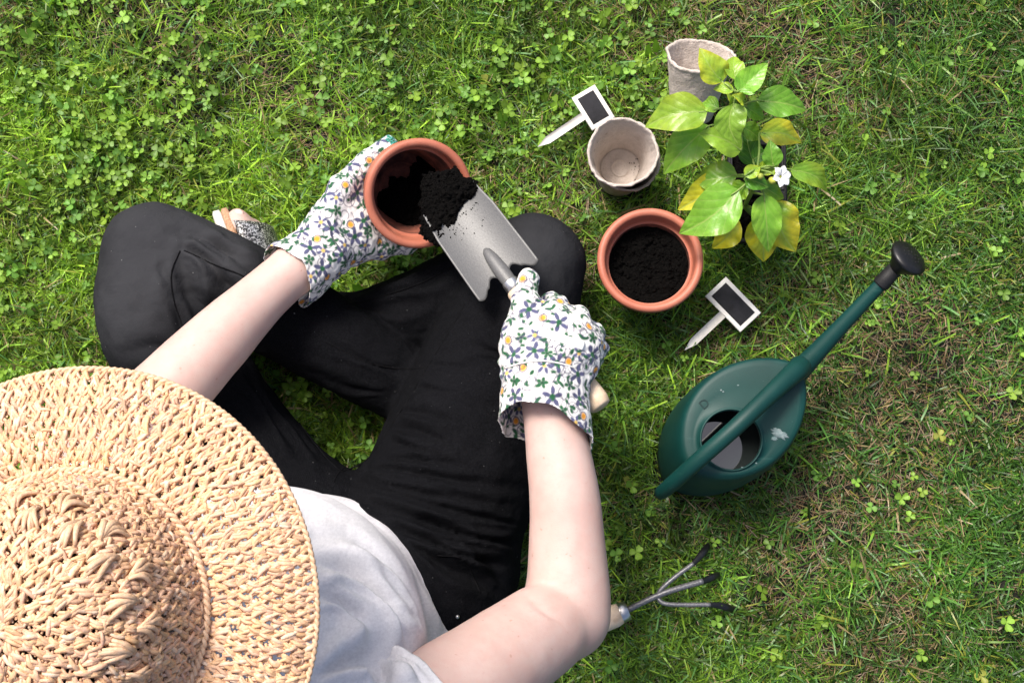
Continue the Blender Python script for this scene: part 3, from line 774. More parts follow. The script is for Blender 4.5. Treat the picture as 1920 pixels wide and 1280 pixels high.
# strap: arched band over the toes
u = np.linspace(-1, 1, 26); Vst = []
for al in np.linspace(.000, .052, 9):
    for x in u:
        ang = x * math.pi / 2
        Vst.append(c0 + fdir * (al - .014 * (1 - x * x)) + fup * (.046 * math.sin(ang)) - sole_n * (.047 * math.cos(ang) - .003))
Vst = np.array(Vst); i, j = np.meshgrid(np.arange(8), np.arange(25), indexing='ij')
Fst = np.stack([i * 26 + j, i * 26 + j + 1, (i + 1) * 26 + j + 1, (i + 1) * 26 + j], -1).reshape(-1, 4)
st = mesh_np('strap', Vst, Fst, MAT['glitter'], san); solidify(st, .003, 0)

# ------------------------------------------------------------------ straw hat: crochet built strand by strand
print('hat')
HATC = C(132, 1146, .735)
hat = empty('straw_hat', tuple(HATC), 'wide-brimmed crocheted straw sun hat worn by the seated person', 'hat')
tilt = Matrix.Rotation(R(4), 4, 'X') @ Matrix.Rotation(R(-3), 4, 'Y')
HM = Matrix.Translation(Vector(HATC)) @ tilt
crown_prof = np.array([(.0, .122), (.022, .120), (.045, .114), (.066, .103), (.083, .086), (.093, .062), (.100, .036), (.106, .010), (.109, -.002)])
brim_prof = np.array([(.110, -.004), (.124, -.003), (.142, -.005), (.160, -.009), (.178, -.016), (.1935, -.026)])
def prof_eval(prof, s_):
    seg = np.linalg.norm(np.diff(prof, axis=0), axis=1); L = np.concatenate([[0], np.cumsum(seg)])
    r_ = np.interp(s_, L, prof[:, 0]); z = np.interp(s_, L, prof[:, 1])
    e = .002; r2 = np.interp(s_ + e, L, prof[:, 0]) - np.interp(s_ - e, L, prof[:, 0]); z2 = np.interp(s_ + e, L, prof[:, 1]) - np.interp(s_ - e, L, prof[:, 1])
    n_ = np.hypot(r2, z2) + 1e-9
    return r_, z, -z2 / n_, r2 / n_      # position, normal (nr, nz)
def surf(prof, s_, th, h):
    r_, z, nr, nz = prof_eval(prof, s_)
    wv = .004 * np.sin(th * 3 + 1) * np.clip((r_ - .11) / .08, 0, 1)
    rr = r_ + nr * h
    return np.stack([rr * np.cos(th), rr * np.sin(th), z + nz * h + wv], -1)
def crochet(prof, step, wst, seed, skip0=0):
    r_ = np.random.default_rng(seed)
    Ltot = np.linalg.norm(np.diff(prof, axis=0), axis=1).sum(); rows = int(round((Ltot - skip0) / step)); step = (Ltot - skip0) / rows
    PATH, RAD, REF, COLR = [], [], [], []
    m = 5; t = np.linspace(0, 1, m)
    for k in range(rows):
        s0 = skip0 + k * step; rm = prof_eval(prof, np.array([s0 + step * .5]))[0][0]
        N = max(5, int(round(2 * np.pi * rm / wst))); dth = 2 * np.pi / N
        for i in range(N):
            th0 = (i + .5 * (k % 2) + r_.normal(0, .10)) * dth; s0j = r_.normal(0, .07) * step
            shade = r_.normal(1, .08)
            w_ = r_.uniform(.08, .16)
            strands = []
            for off in (-w_, w_): strands += [((-.44 + off, -.12), (.14 + off, 1.10), .00165, .14), ((.44 + off, -.12), (-.12 + off, 1.10), .00165, -.14)]
            strands += [((-.60, .90), (.60, 1.02), .0015, 0), ((-.55, .74), (.55, .80), .0014, 0), ((-.5, .40), (.5, .46), .0013, .1)]
            if r_.random() < .22: strands = strands[:-1] if r_.random() < .5 else strands[1:]
            jj_ = r_.normal(0, .10, 4)
            for q, (a, b_, rad, bd) in enumerate(strands):
                j = r_.normal(0, .05, 4) + (jj_ if q < 4 else 0)
                bend = bd + r_.normal(0, .06)
                x = (a[0] + j[0]) + (b_[0] + j[1] - a[0] - j[0]) * t + bend * np.sin(np.pi * t)
                y = (a[1] + j[2]) + (b_[1] + j[3] - a[1] - j[2]) * t + (.14 * np.sin(np.pi * t) if q > 3 else 0)
                h = .0018 * np.sin(np.pi * t) * (1 if q < 4 else .1) + r_.normal(0, .0005) + (-.0010 if q > 3 else 0)
                PATH.append(surf(prof, s0 + s0j + y * step, th0 + x * dth, h))
                RAD.append(rad * r_.uniform(.85, 1.25) * (.55 + .55 * np.sin(np.pi * (.12 + .76 * t))))
                rr = prof_eval(prof, np.array([s0 + .5 * step])); REF.append([rr[2][0] * math.cos(th0), rr[2][0] * math.sin(th0), rr[3][0]])
                cc = np.array([.75, .475, .305]) * shade * r_.normal(1, .06); cc[2] *= r_.uniform(.85, 1.12)
                if r_.random() < .10: cc = np.array([.80, .60, .44]) * r_.uniform(.9, 1.05)
                COLR.append(cc)
    PATH = np.array(PATH); RAD = np.array(RAD); REF = np.array(REF)
    V, F = tubes(PATH, RAD, 5, REF, .66, caps=False)
    col = np.repeat(np.clip(np.array(COLR), 0, .85), m * 5, axis=0)
    return xf(HM, V), F, col
V, F, cl = crochet(brim_prof, .0086, .0078, 3); mesh_np('brim', V, F, MAT['straw'], hat, col=cl)
V, F, cl = crochet(crown_prof, .0088, .0082, 4, .0); crown = mesh_np('crown', V, F, MAT['straw'], hat, col=cl)
# fancy row of long fanned strands round the crown
PATH, RAD, REF, CL = [], [], [], []; r_ = np.random.default_rng(8); t = np.linspace(0, 1, 7)
Lc = np.linalg.norm(np.diff(crown_prof, axis=0), axis=1).sum()
for i in range(30):
    th0 = i * 2 * np.pi / 30
    for f in np.linspace(-1, 1, 6):
        a = th0 + r_.normal(0, .01); s0 = .098 + r_.normal(0, .002)
        s_ = s0 - (.020 + .006 * (1 - abs(f))) * t * (1 if i % 2 else -1) ; th = a + f * .115 * t ** 1.2 + .03 * np.sin(np.pi * t)
        PATH.append(surf(crown_prof, s_, th, .0020 + .0042 * np.sin(np.pi * t) + r_.normal(0, .0005))); RAD.append((.0021 * r_.uniform(.8, 1.15)) * (.4 + .75 * np.sin(np.pi * (.1 + .8 * t))))
        q = prof_eval(crown_prof, np.array([s0])); REF.append([q[2][0] * math.cos(th0), q[2][0] * math.sin(th0), q[3][0]]); CL.append(np.array([.74, .50, .33]) * r_.normal(1, .08))
V, F = tubes(np.array(PATH), np.array(RAD), 6, np.array(REF), .7); mesh_np('fan_stitches', xf(HM, V), F, MAT['straw'], crown, col=np.repeat(np.clip(np.array(CL), 0, .85), 42, axis=0))
def cord(prof, s_, rad, twist, strands, name, h=0.003, n=360):
    th = np.linspace(0, 2 * np.pi, n); PATH = []
    for q in range(strands):
        ph = q * 2 * np.pi / strands + th * twist
        PATH.append(surf(prof, s_ + .8 * rad * np.cos(ph), th, h + .8 * rad * np.sin(ph)))
    V, F = tubes(np.array(PATH), np.full((strands, n), rad), 7, caps=False)
    mesh_np(name, xf(HM, V), F, MAT['straw'], hat, col=np.tile([[.74, .51, .34]], (len(V), 1)))
cord(brim_prof, .002, .0019, 60, 2, 'cord', .006)
cord(brim_prof, np.linalg.norm(np.diff(brim_prof, axis=0), axis=1).sum() - .0005, .0018, 110, 2, 'edge_cord', .001, 700)

# ------------------------------------------------------------------ pots
def rim_pot(name, M, label):
    o = empty(name, tuple(M.translation), label, 'pot')
    Rr = .0685
    body_p = [(0, 0), (.040, 0), (.0445, .001), (.046, .003), (.0585, .083), (.0600, .0835)]
    inner = [(.0545, .088), (.0535, .0865), (.0525, .080), (.0425, .008), (.040, .006), (.030, .006), (.0295, .0072), (.027, .0072), (.0265, .006), (.012, .006), (.0115, .0072), (.0095, .0072), (.009, .006), (0, .006)]
    V, F = lathe(body_p + [(.0585, .0838), (.0540, .088)], 96, M); mesh_np('pot_wall', V, F, MAT['terra'], o)
    V, F = lathe(inner, 96, M); mesh_np('pot_inside', V, F, MAT['terra_shaded'], o)
    a = np.linspace(0, np.pi, 9)
    rimp = [(.0588, .080), (.0630, .080), (.0645, .0815), (.0668, .104)] + [(.0628 + .0052 * math.cos(x), .108 + .0052 * math.sin(x)) for x in a] + [(.0572, .104), (.0562, .0925), (.0556, .090), (.0538, .0885), (.0525, .0880)]
    V, F = lathe(rimp, 96, M); mesh_np('rim', V, F, MAT['terra'], o)
    return o
GP = P(1219, 488, .113); GP.z = 0
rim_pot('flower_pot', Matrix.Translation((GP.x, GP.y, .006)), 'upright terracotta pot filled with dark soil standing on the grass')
RC = Pn(787, 364, .205)
axd = np.array([.37, -.40, 1.0]); axd /= np.linalg.norm(axd)
base = RC - axd * .112
HPM = axis_matrix(base, RC)
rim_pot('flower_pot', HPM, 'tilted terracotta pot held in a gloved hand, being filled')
def crumbs(centres, sizes, seed):
    r_ = np.random.default_rng(seed); t = (1 + 5 ** .5) / 2
    ico = np.array([(-1, t, 0), (1, t, 0), (-1, -t, 0), (1, -t, 0), (0, -1, t), (0, 1, t), (0, -1, -t), (0, 1, -t), (t, 0, -1), (t, 0, 1), (-t, 0, -1), (-t, 0, 1)], float) / 1.9
    fc = np.array([(0, 11, 5), (0, 5, 1), (0, 1, 7), (0, 7, 10), (0, 10, 11), (1, 5, 9), (5, 11, 4), (11, 10, 2), (10, 7, 6), (7, 1, 8), (3, 9, 4), (3, 4, 2), (3, 2, 6), (3, 6, 8), (3, 8, 9), (4, 9, 5), (2, 4, 11), (6, 2, 10), (8, 6, 7), (9, 8, 1)])
    N = len(centres); V = ico[None] * np.asarray(sizes)[:, None, None] * r_.uniform(.6, 1.3, (N, 12, 1)) * r_.uniform(.7, 1.2, (N, 1, 3)) + np.asarray(centres)[:, None, :]
    F = fc[None] + (np.arange(N) * 12)[:, None, None]
    return V.reshape(-1, 3), [F.reshape(-1, 3)]
def soil_disc(M, R_, hf, name, label, seed, ncr=500):
    n, m = 60, 120; r_ = np.random.default_rng(seed)
    rr = np.linspace(0, 1, n)[:, None]; th = np.linspace(0, 2 * np.pi, m, endpoint=False)[None]
    x = rr * R_ * np.cos(th); y = rr * R_ * np.sin(th); z = hf(x, y)
    q = np.stack([x, y, z], -1).reshape(-1, 3); q[:, 2] += .0022 * fbm(q[:, :2] + 3, 90, 3, seed) + .0012 * fbm(q[:, :2], 400, 2, seed + 5)
    i, j = np.meshgrid(np.arange(n - 1), np.arange(m), indexing='ij'); F = np.stack([i * m + j, (i + 1) * m + j, (i + 1) * m + (j + 1) % m, i * m + (j + 1) % m], -1).reshape(-1, 4)
    a = r_.uniform(0, 6.28, ncr); b_ = R_ * np.sqrt(r_.uniform(0, 1, ncr)) * .97; cx, cy = b_ * np.cos(a), b_ * np.sin(a)
    cV, cF = crumbs(np.stack([cx, cy, hf(cx, cy) + .001], -1), r_.gamma(2, .0005, ncr) + .0004, seed)
    V, Fs = join([(q, F), (cV, cF)])
    o = mesh_np(name, xf(M, V), Fs, MAT['soil'], None); tag(o, label, 'soil', kind='stuff'); return o
soil_disc(Matrix.Translation((GP.x, GP.y, .006)), .0512, lambda x, y: .076 + .003 * np.sin(x * 60) * np.cos(y * 50), 'potting_soil', 'dark potting soil filling the upright terracotta pot', 3)
gl = np.array(HPM.to_3x3()).T @ np.array([0, 0, -1.0])          # gravity in pot space
gl2 = gl[:2] / np.linalg.norm(gl[:2])
def hf(x, y):
    s_ = x * gl2[0] + y * gl2[1]; r_ = np.hypot(x, y)
    return np.maximum(.004, .0075 + .9 * (s_ + .010 + .006 * np.sin(80 * (x - y)))) * np.clip((.052 - r_) * 400, .2, 1) * 1.0
# soil heap lying in the tilted pot
n_, m_ = 50, 110; rr = np.linspace(0, 1, n_)[:, None]; th = np.linspace(0, 2 * np.pi, m_, endpoint=False)[None]
rad_at = lambda z: .0425 + (.0525 - .0425) * np.clip((z - .008) / .072, 0, 1)
x = rr * .0425 * np.cos(th); y = rr * .0425 * np.sin(th); s_ = x * gl2[0] + y * gl2[1]
z = .003 + .95 * np.maximum(0, s_ + .012 + .005 * np.sin(110 * (x * gl2[1] - y * gl2[0])) + .004 * np.sin(230 * (x * gl2[1] - y * gl2[0]) + 1))
sc_ = rad_at(z) / .0425; x = x * sc_; y = y * sc_
q = np.stack([x, y, z], -1).reshape(-1, 3); q[:, 2] += .002 * fbm(q, 140, 3, 6)
i, j = np.meshgrid(np.arange(n_ - 1), np.arange(m_), indexing='ij'); Fq = np.stack([i * m_ + j, (i + 1) * m_ + j, (i + 1) * m_ + (j + 1) % m_, i * m_ + (j + 1) % m_], -1).reshape(-1, 4)
sel = rng.choice(np.where(q[:, 2] > .006)[0], 420); cV, cF = crumbs(q[sel] * [.97, .97, 1] + [0, 0, .001], rng.gamma(2, .0007, 420) + .0005, 4)
V, Fs = join([(q, Fq), (cV, cF)])
o = mesh_np('potting_soil', xf(HPM, V), Fs, MAT['soil']); tag(o, 'dark potting soil lying inside the tilted held pot', 'soil', kind='stuff')

def peat_pot(M, mat, seed, name='peat_pot'):
    prof = [(0, 0), (.024, 0), (.028, .001), (.030, .004), (.0365, .045), (.0440, .082), (.0458, .086), (.0462, .0885), (.0448, .0900), (.0425, .0885), (.0410, .080), (.0335, .040), (.0272, .006), (.025, .0042), (.0135, .0042), (.0125, .0058), (.0108, .0058), (.0098, .0042), (0, .0042)]
    pr = resample(np.array(prof), 90)
    def wob(r, z, th):
        X = np.stack([r * np.cos(th), r * np.sin(th), z + 0 * th], -1) + seed * .37
        k = np.clip(z / .09, 0, 1) ** 3
        nz = .0008 * fbm(X, 45, 3, seed) + .0007 * vnoise(X, 240, seed + 4)
        r2 = r + (nz * (.5 + k) + k * .0008 * np.sin(3 * th + seed)) * (r > .004)
        z2 = z + k * (.0006 * np.sin(5 * th + seed * 2) + .003 * np.maximum(0, np.sin(2 * th + seed)) ** 4 + .0008 * vnoise(np.stack([np.cos(th) + 0 * r, np.sin(th) + 0 * r], -1), 9, seed))
        return r2, z2
    return lathe(pr, 140, M, wob)
PP = P(1168, 281, .120); tl = Matrix.Rotation(R(2), 4, 'X')
M1 = Matrix.Translation((PP.x, PP.y, .030)) @ tl
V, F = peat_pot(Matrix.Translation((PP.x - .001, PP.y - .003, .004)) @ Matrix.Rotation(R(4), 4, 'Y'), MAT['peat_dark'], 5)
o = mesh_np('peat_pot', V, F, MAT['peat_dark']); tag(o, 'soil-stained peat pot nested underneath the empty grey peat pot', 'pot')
V, F = peat_pot(M1, MAT['peat'], 2); o = mesh_np('peat_pot', V, F, MAT['peat']); tag(o, 'empty grey peat pot nested in another beside the white label', 'pot')
cV, cF = crumbs(xf(M1, np.stack([rng.normal(.022, .004, 26), rng.normal(.004, .010, 26), np.full(26, .0052)], -1)), rng.uniform(.0004, .0011, 26), 9)
o = mesh_np('soil_crumbs', cV, cF, MAT['soil']); tag(o, 'scattered soil crumbs on the floor of the empty grey peat pot', 'soil', kind='stuff')
PT = P(1296, 214, .024)
V, F = peat_pot(Matrix.Translation((PT.x, PT.y, .024)) @ Matrix.Rotation(R(-42), 4, 'X') @ Matrix.Rotation(R(4), 4, 'Y'), MAT['peat'], 8); o = mesh_np('peat_pot', V, F, MAT['peat']); tag(o, 'beige peat pot standing behind the pepper plant leaves', 'pot')

# ------------------------------------------------------------------ trowel
TIP = Pn(824, 350, .208); END = Pn(1128, 764, .262)
tdir, tside, tup = frame(END - TIP)
tup = -tup if tup[2] < 0 else tup
L_T = np.linalg.norm(END - TIP)
BL = .150                                             # blade length
# station along the axis where the shoulders sit
q = Pn(948, 516, .238); sh_s = (q - TIP) @ tdir
trowel = empty('trowel', tuple(TIP), 'steel hand trowel with pale wooden handle tipping soil into the pot', 'trowel')
nu, nv = 44, 41
vv = np.linspace(-1, 1, nv)
Vb = np.zeros((nu, nv, 3))
tipx = -.022
for i_, u_ in enumerate(np.linspace(0, 1, nu)):
    av = np.abs(vv)
    back = sh_s + np.where(av < .62, -.010 * np.sin(np.pi * np.clip((av - .10) / .46, 0, 1)) ** 1.1, .010 * np.sin(np.pi * np.clip((av - .62) / .38, 0, 1) * .72))
    front = tipx + .030 * av ** 2.2
    s_ = front + (back - front) * u_
    wid = np.interp(s_, [tipx, tipx + .03, .02, .06, sh_s - .01, sh_s + .02], [.008, .027, .0370, .0415, .0430, .0430])
    zz = .26 * (vv * wid) ** 2 / .0405 * 1.0
    Vb[i_] = TIP + tdir * s_[:, None] + tside * (vv * wid)[:, None] + tup * (zz - .004)[:, None]
i, j = np.meshgrid(np.arange(nu - 1), np.arange(nv - 1), indexing='ij')
Fb = np.stack([i * nv + j, i * nv + j + 1, (i + 1) * nv + j + 1, (i + 1) * nv + j], -1).reshape(-1, 4)
bl = mesh_np('blade', Vb.reshape(-1, 3), Fb, MAT['steel'], trowel); solidify(bl, .0016, 0)
nk = []
for s_, w_, hgt in ((sh_s - .048, .001, -.003), (sh_s - .042, .0055, .000), (sh_s - .030, .0080, .002), (sh_s - .012, .0095, .004), (sh_s + .002, .0092, .006), (sh_s + .016, .0085, .008)):
    nk.append((TIP + tdir * s_ + tup * (hgt - .003), w_))
V, F = tube([a for a, b_ in nk], [b_ for a, b_ in nk], 30, 16, .8); mesh_np('neck', V, F, MAT['steel'], trowel)
HA = TIP + tdir * (sh_s + .008) + tup * .005; HB = END
HMx = axis_matrix(HA, HB); LH = np.linalg.norm(HB - HA)
V, F = lathe([(0, 0), (.0095, 0), (.0100, .001), (.0105, .014), (.0100, .0145), (0, .0145)], 40, HMx); mesh_np('ferrule', V, F, MAT['bright_metal'], trowel)
V, F = lathe([(0, .0135), (.0112, .0135), (.0122, .016), (.0124, .04), (.0115, .075), (.0120, LH * .7), (.0142, LH * .88), (.0146, LH - .010), (.0128, LH - .002), (.009, LH), (0, LH)], 40); V = xf(HMx, V)
o = mesh_np('handle', V, F, MAT['wood'], trowel)
# soil on the trowel, spilling into the pot
SO = SDF()
for (px, py, z, r_) in [(880, 350, .213, .010), (866, 354, .213, .014), (848, 362, .213, .018), (836, 386, .211, .018), (828, 414, .209, .014), (832, 350, .208, .019), (818, 346, .204, .015), (818, 370, .205, .018), (816, 402, .206, .016),
                        (852, 384, .213, .010), (812, 432, .204, .014), (806, 344, .196, .012), (842, 408, .212, .009), (806, 384, .196, .015), (850, 336, .206, .012), (820, 446, .216, .009), (806, 408, .214, .013), (810, 428, .216, .012), (806, 388, .212, .012), (872, 366, .214, .008)]:
    SO.ell(Pn(px, py, z), (r_ * .93, r_ * .93, r_ * .36), k=.007)
V, F = SO.mesh(.0014); V = relax(V, F, 1); N = vnormals(V, F)
V = V + N * (.0036 * fbm(V, 95, 3, 2) + .0020 * fbm(V, 300, 2, 5))[:, None]
sel = rng.choice(len(V), 1500); cV, cF = crumbs(V[sel] + N[sel] * .0004, rng.gamma(2, .0004, 1500) + .0003, 12)
loose = []
for k_ in range(60):
    s_ = rng.uniform(.045, .045 + rng.exponential(.02)); v_ = rng.uniform(-.026, .026)
    loose.append(TIP + tdir * s_ + tside * v_ + tup * (.26 * v_ ** 2 / .0405 - .0026))
lV, lF = crumbs(np.array(loose), rng.uniform(.0003, .0010, 60), 15)
V, Fs = join([(V, F), (cV, cF), (lV, lF)])
o = mesh_np('potting_soil', V, Fs, MAT['soil']); tag(o, 'heap of dark potting soil sliding off the trowel blade', 'soil', kind='stuff')

# ------------------------------------------------------------------ plant labels
LABEL_SLABS = []
def plant_label(corners, stake0, stake1, z, label, dz=(0, 0, 0, 0)):
    K = [Pn(a, b_, z + d_) for (a, b_), d_ in zip(corners, dz)]
    c = sum(K) / 4; ex = (K[1] - K[0] + K[2] - K[3]) / 2; ey = (K[3] - K[0] + K[2] - K[1]) / 2
    w, h = np.linalg.norm(ex), np.linalg.norm(ey); ex /= w; ey = ey - ex * (ex @ ey); ey /= np.linalg.norm(ey); ez = np.cross(ex, ey); s_ = 1
    if ez[2] < 0: ez = -ez; s_ = -1
    LABEL_SLABS.append((c, ex, ey, w, h)); o = empty('plant_label', tuple(c), label, 'plant label')
    def slab(name, w, h, z0, z1, mat, cc=c, bev=.0012):
        r = []
        for zz, k in ((z0, bev), (z0 + bev * .5, 0), (z1 - bev * .5, 0), (z1, bev)):
            for a, b_ in ((-1, -1), (1, -1), (1, 1), (-1, 1)):
                r.append(cc + ex * a * (w / 2 - k) + ey * b_ * (h / 2 - k) + ez * zz)
        F = [[i * 4 + j, i * 4 + (j + 1) % 4, (i + 1) * 4 + (j + 1) % 4, (i + 1) * 4 + j] for i in range(3) for j in range(4)] + [[3, 2, 1, 0], [12, 13, 14, 15]]
        return mesh_np(name, np.array(r), np.array(F), mat, o, smooth=False)
    slab('frame', w, h, -.0025, .0010, MAT['white_wood'])
    slab('blackboard', w - .0115, h - .0115, .0009, .00135, MAT['chalk'], bev=.0001)
    a, b_ = Pn(*stake0, z - .001), Pn(*stake1, z - .006); d_, s2, u_ = frame(b_ - a); Ls = np.linalg.norm(b_ - a); wd = .0054
    pts = [(-.004, -1), (-.004, 1), (Ls - .016, 1), (Ls, .05), (Ls, -.05), (Ls - .016, -1)]
    V = np.array([a + d_ * p + s2 * q_ * wd + u_ * t_ for t_ in (-.0022, .0004) for p, q_ in pts]); m = 6
    Fq = np.array([[j, (j + 1) % m, m + (j + 1) % m, m + j] for j in range(m)]); 
    me = mesh_np('stake', V, [Fq, np.array([[0, 1, 2], [0, 2, 5], [5, 2, 3], [5, 3, 4], [6, 8, 7], [6, 11, 8], [11, 9, 8], [11, 10, 9]])], MAT['white_wood'], o, smooth=False)
    return o
plant_label([(1071, 184), (1114, 160), (1154, 219), (1111, 245)], (1092, 219), (1009, 275), .040, 'white plant label with blackboard half under the stacked peat pots')
plant_label([(1320, 557), (1359, 521), (1429, 584), (1390, 621)], (1356, 588), (1284, 656), .040, 'white plant label with blackboard between round pot and watering can')

# ------------------------------------------------------------------ watering can
print('can')
TZ = .155
ccen = Pn(1397, 781, TZ)
cdx = Pn(1510, 690, TZ) - Pn(1300, 880, TZ); cdx[2] = 0; La = np.linalg.norm(cdx) / 2; cdx /= np.linalg.norm(cdx); cdy = np.array([-cdx[1], cdx[0], 0])
can = empty('watering_can', tuple(np.array([ccen[0], ccen[1], 0])), 'dark green plastic watering can with black sprinkler rose on the grass', 'watering can')
def egg(th, k=1.0):
    a = La * 1.02 * np.cos(th); b_ = .066 * np.sign(np.sin(th)) * np.abs(np.sin(th)) ** 1.3 * (1 - .06 * np.cos(th))
    return a * k, b_ * k
n = 96; th = np.linspace(0, 2 * np.pi, n, endpoint=False)
rings = []
for z, k in ((.004, .90), (.006, .97), (.012, 1.03), (.04, 1.055), (.08, 1.055), (.115, 1.04), (.138, 1.015), (.148, .99), (.1525, .965), (TZ - .0005, .93)):
    a, b_ = egg(th, k); sft = -.021 * (1 - z / TZ)
    rings.append(np.array([ccen[0], ccen[1], 0]) + cdx * (a + sft)[:, None] + cdy * b_[:, None] + np.array([0, 0, z]))
oc = Pn(1371, 824, TZ); oc = oc - np.array([0, 0, oc[2]]); OR = .0365
a, b_ = egg(th, .93)
outer = np.array([ccen[0], ccen[1], 0]) + cdx * a[:, None] + cdy * b_[:, None]
dirv = outer - oc; ang = np.arctan2(dirv @ cdy, dirv @ cdx)
hole = oc + OR * (np.cos(ang)[:, None] * cdx + np.sin(ang)[:, None] * cdy)
for f in (.12, .5, .9): rings.append(outer * (1 - f) + hole * f + np.array([0, 0, TZ + .0005]))
for rr_, z in ((1.07, TZ + .0012), (1.03, TZ + .0025), (1.0, TZ + .002), (.985, TZ - .001), (.985, TZ - .008)):
    rings.append(oc + (hole - oc) * rr_ + np.array([0, 0, z]))
for f, z in ((0, TZ - .008), (.9, TZ - .006)):
    if f: rings.append((oc + (hole - oc) * .985) * (1 - f) + outer * f + np.array([0, 0, z]))
for z, k in ((.13, .97), (.08, 1.02), (.03, 1.01), (.008, .9)):
    a, b_ = egg(th, k); rings.append(np.array([ccen[0], ccen[1], 0]) + cdx * (a - .021 * (1 - z / TZ))[:, None] + cdy * b_[:, None] + np.array([0, 0, z]))
V = np.concatenate(rings + [[np.array([ccen[0], ccen[1], .004])], [np.array([ccen[0], ccen[1], .008])]]); m = len(rings)
i, j = np.meshgrid(np.arange(m - 1), np.arange(n), indexing='ij'); F = np.stack([i * n + j, i * n + (j + 1) % n, (i + 1) * n + (j + 1) % n, (i + 1) * n + j], -1).reshape(-1, 4)
jj = np.arange(n); T = np.concatenate([np.stack([0 * jj + m * n, (jj + 1) % n, jj], -1), np.stack([0 * jj + m * n + 1, (m - 1) * n + jj, (m - 1) * n + (jj + 1) % n], -1)])
canbody = mesh_np('tank', V, [F, T], MAT['green'], can)
CAN_BASE = (np.array([ccen[0], ccen[1]]), cdx[:2], cdy[:2], La * .96, .058)
# handle: arched bar from the spout root over the filler hole to the back
hp = [Pn(1500, 688, .150), Pn(1487, 700, .168), Pn(1440, 743, .190), Pn(1380, 800, .200), Pn(1310, 862, .185), Pn(1262, 905, .150), Pn(1240, 923, .105), Pn(1262, 902, .060)]
V, F = tube(hp, [.0145, .0132, .0110, .0102, .0100, .0098, .0088, .0088], 60, 20); mesh_np('handle', V, F, MAT['green'], can)
sp0, sp1 = Pn(1486, 708, .095), Pn(1654, 530, .165)
V, F = tube([sp0, sp0 * .7 + sp1 * .3, sp0 * .4 + sp1 * .6, sp1], [.0150, .0118, .0098, .0084], 40, 20); spout = mesh_np('spout', V, F, MAT['green'], can)
# moulding seam on the spout
c_ = [sp0 * (1 - t_) + sp1 * t_ + np.array([0, 0, .0150 * (1 - t_) + .0084 * t_ - .0014 * math.sin(math.pi * t_)]) for t_ in np.linspace(.2, 1, 5)]
V, F = tube(c_, [.0007] * 5, 20, 6); mesh_np('mould_line', V, F, MAT['green'], spout)
rd = sp1 - sp0; rd /= np.linalg.norm(rd)
V, F = lathe([(0, -.004), (.0100, -.004), (.0105, -.002), (.0098, .024), (.0080, .0245), (0, .0245)], 36, axis_matrix(sp1, sp1 + rd)); mesh_np('collar', V, F, MAT['black_dull'], can)
r0 = sp1 + rd * .020; r1 = Pn(1703, 487, .205)
rax = r1 - r0; rax /= np.linalg.norm(rax)
rax2 = (rax * [1, 1, 0] + np.array([.0, .05, .42])); rax2 /= np.linalg.norm(rax2)
Mr = axis_matrix(r0, r0 + rax2) @ Matrix.Scale(.92, 4)
V, F = lathe([(0, 0), (.0090, 0), (.0095, .004), (.013, .010), (.0235, .022), (.0265, .026), (.0275, .029), (.0265, .0315), (.020, .0345), (0, .0365)], 56, Mr)
rose = mesh_np('rose', V, F, MAT['black'], can)
# holes in the rose face
for rr_, k_ in ((.006, 6), (.012, 12), (.018, 18)):
    for q in range(k_):
        a = q * 2 * math.pi / k_; zz = .0365 - .0365 * .06 * (rr_ / .02) ** 2 + .0002
        V, F = lathe([(.0004, -.0006), (.0009, .0003), (.0011, -.0006)], 8, Mr @ Matrix.Translation((rr_ * math.cos(a), rr_ * math.sin(a), zz - .0002))); mesh_np('nozzle', V, F, MAT['black_dull'], rose)
# water
a, b_ = egg(th, 1.025); wz = .070
wr = np.array([ccen[0], ccen[1], wz]) + cdx * (a - .0118)[:, None] * .985 + cdy * (b_ * .995)[:, None]
V = np.concatenate([wr, [np.array([ccen[0], ccen[1], wz])]]); F = np.stack([0 * jj + n, jj, (jj + 1) % n], -1)
o = mesh_np('water', V, F, MAT['water'], smooth=False); tag(o, 'still water inside the green watering can', 'water', kind='stuff')
# embossed mark and a scuff on the top
cu = bpy.data.curves.new('emblem', 'FONT'); cu.body = 'D'; cu.size = .0155; cu.extrude = .0006; cu.align_x = 'CENTER'; cu.align_y = 'CENTER'
to = bpy.data.objects.new('emblem', cu); COL.objects.link(to)
bpy.context.view_layer.update()
me = bpy.data.meshes.new_from_object(to.evaluated_get(bpy.context.evaluated_depsgraph_get())); bpy.data.objects.remove(to)
eo = bpy.data.objects.new('emblem', me); me.materials.append(MAT['emboss']); COL.objects.link(eo)
ep = Pn(1321, 757, TZ + .0012); eo.matrix_basis = Matrix.Translation(Vector((ep[0], ep[1], TZ + .0009))) @ Matrix.Rotation(R(40), 4, 'Z'); attach(eo, canbody)
def blot(px, py, rx, ry, rot, seed, name, mat, par, z):
    k = 40; t_ = np.linspace(0, 2 * np.pi, k, endpoint=False); c_ = Pn(px, py, z)
    rr_ = 1 + .35 * vnoise(np.stack([np.cos(t_), np.sin(t_)], -1) * 1.0, 2.5, seed) + .2 * vnoise(np.stack([np.cos(t_), np.sin(t_)], -1), 7, seed + 2)
    x, y = rx * rr_ * np.cos(t_), ry * rr_ * np.sin(t_); cs, sn = math.cos(rot), math.sin(rot)
    V = np.stack([c_[0] + x * cs - y * sn, c_[1] + x * sn + y * cs, np.full(k, z)], -1); V = np.concatenate([V, [c_]])
    V = np.concatenate([V, V - [0, 0, .0008]]); 
    F1 = np.array([[k, q, (q + 1) % k] for q in range(k)]); Fq = np.array([[q, q + k + 1, (q + 1) % k + k + 1, (q + 1) % k] for q in range(k)])
    return mesh_np(name, V, [Fq, F1], mat, par, smooth=False)
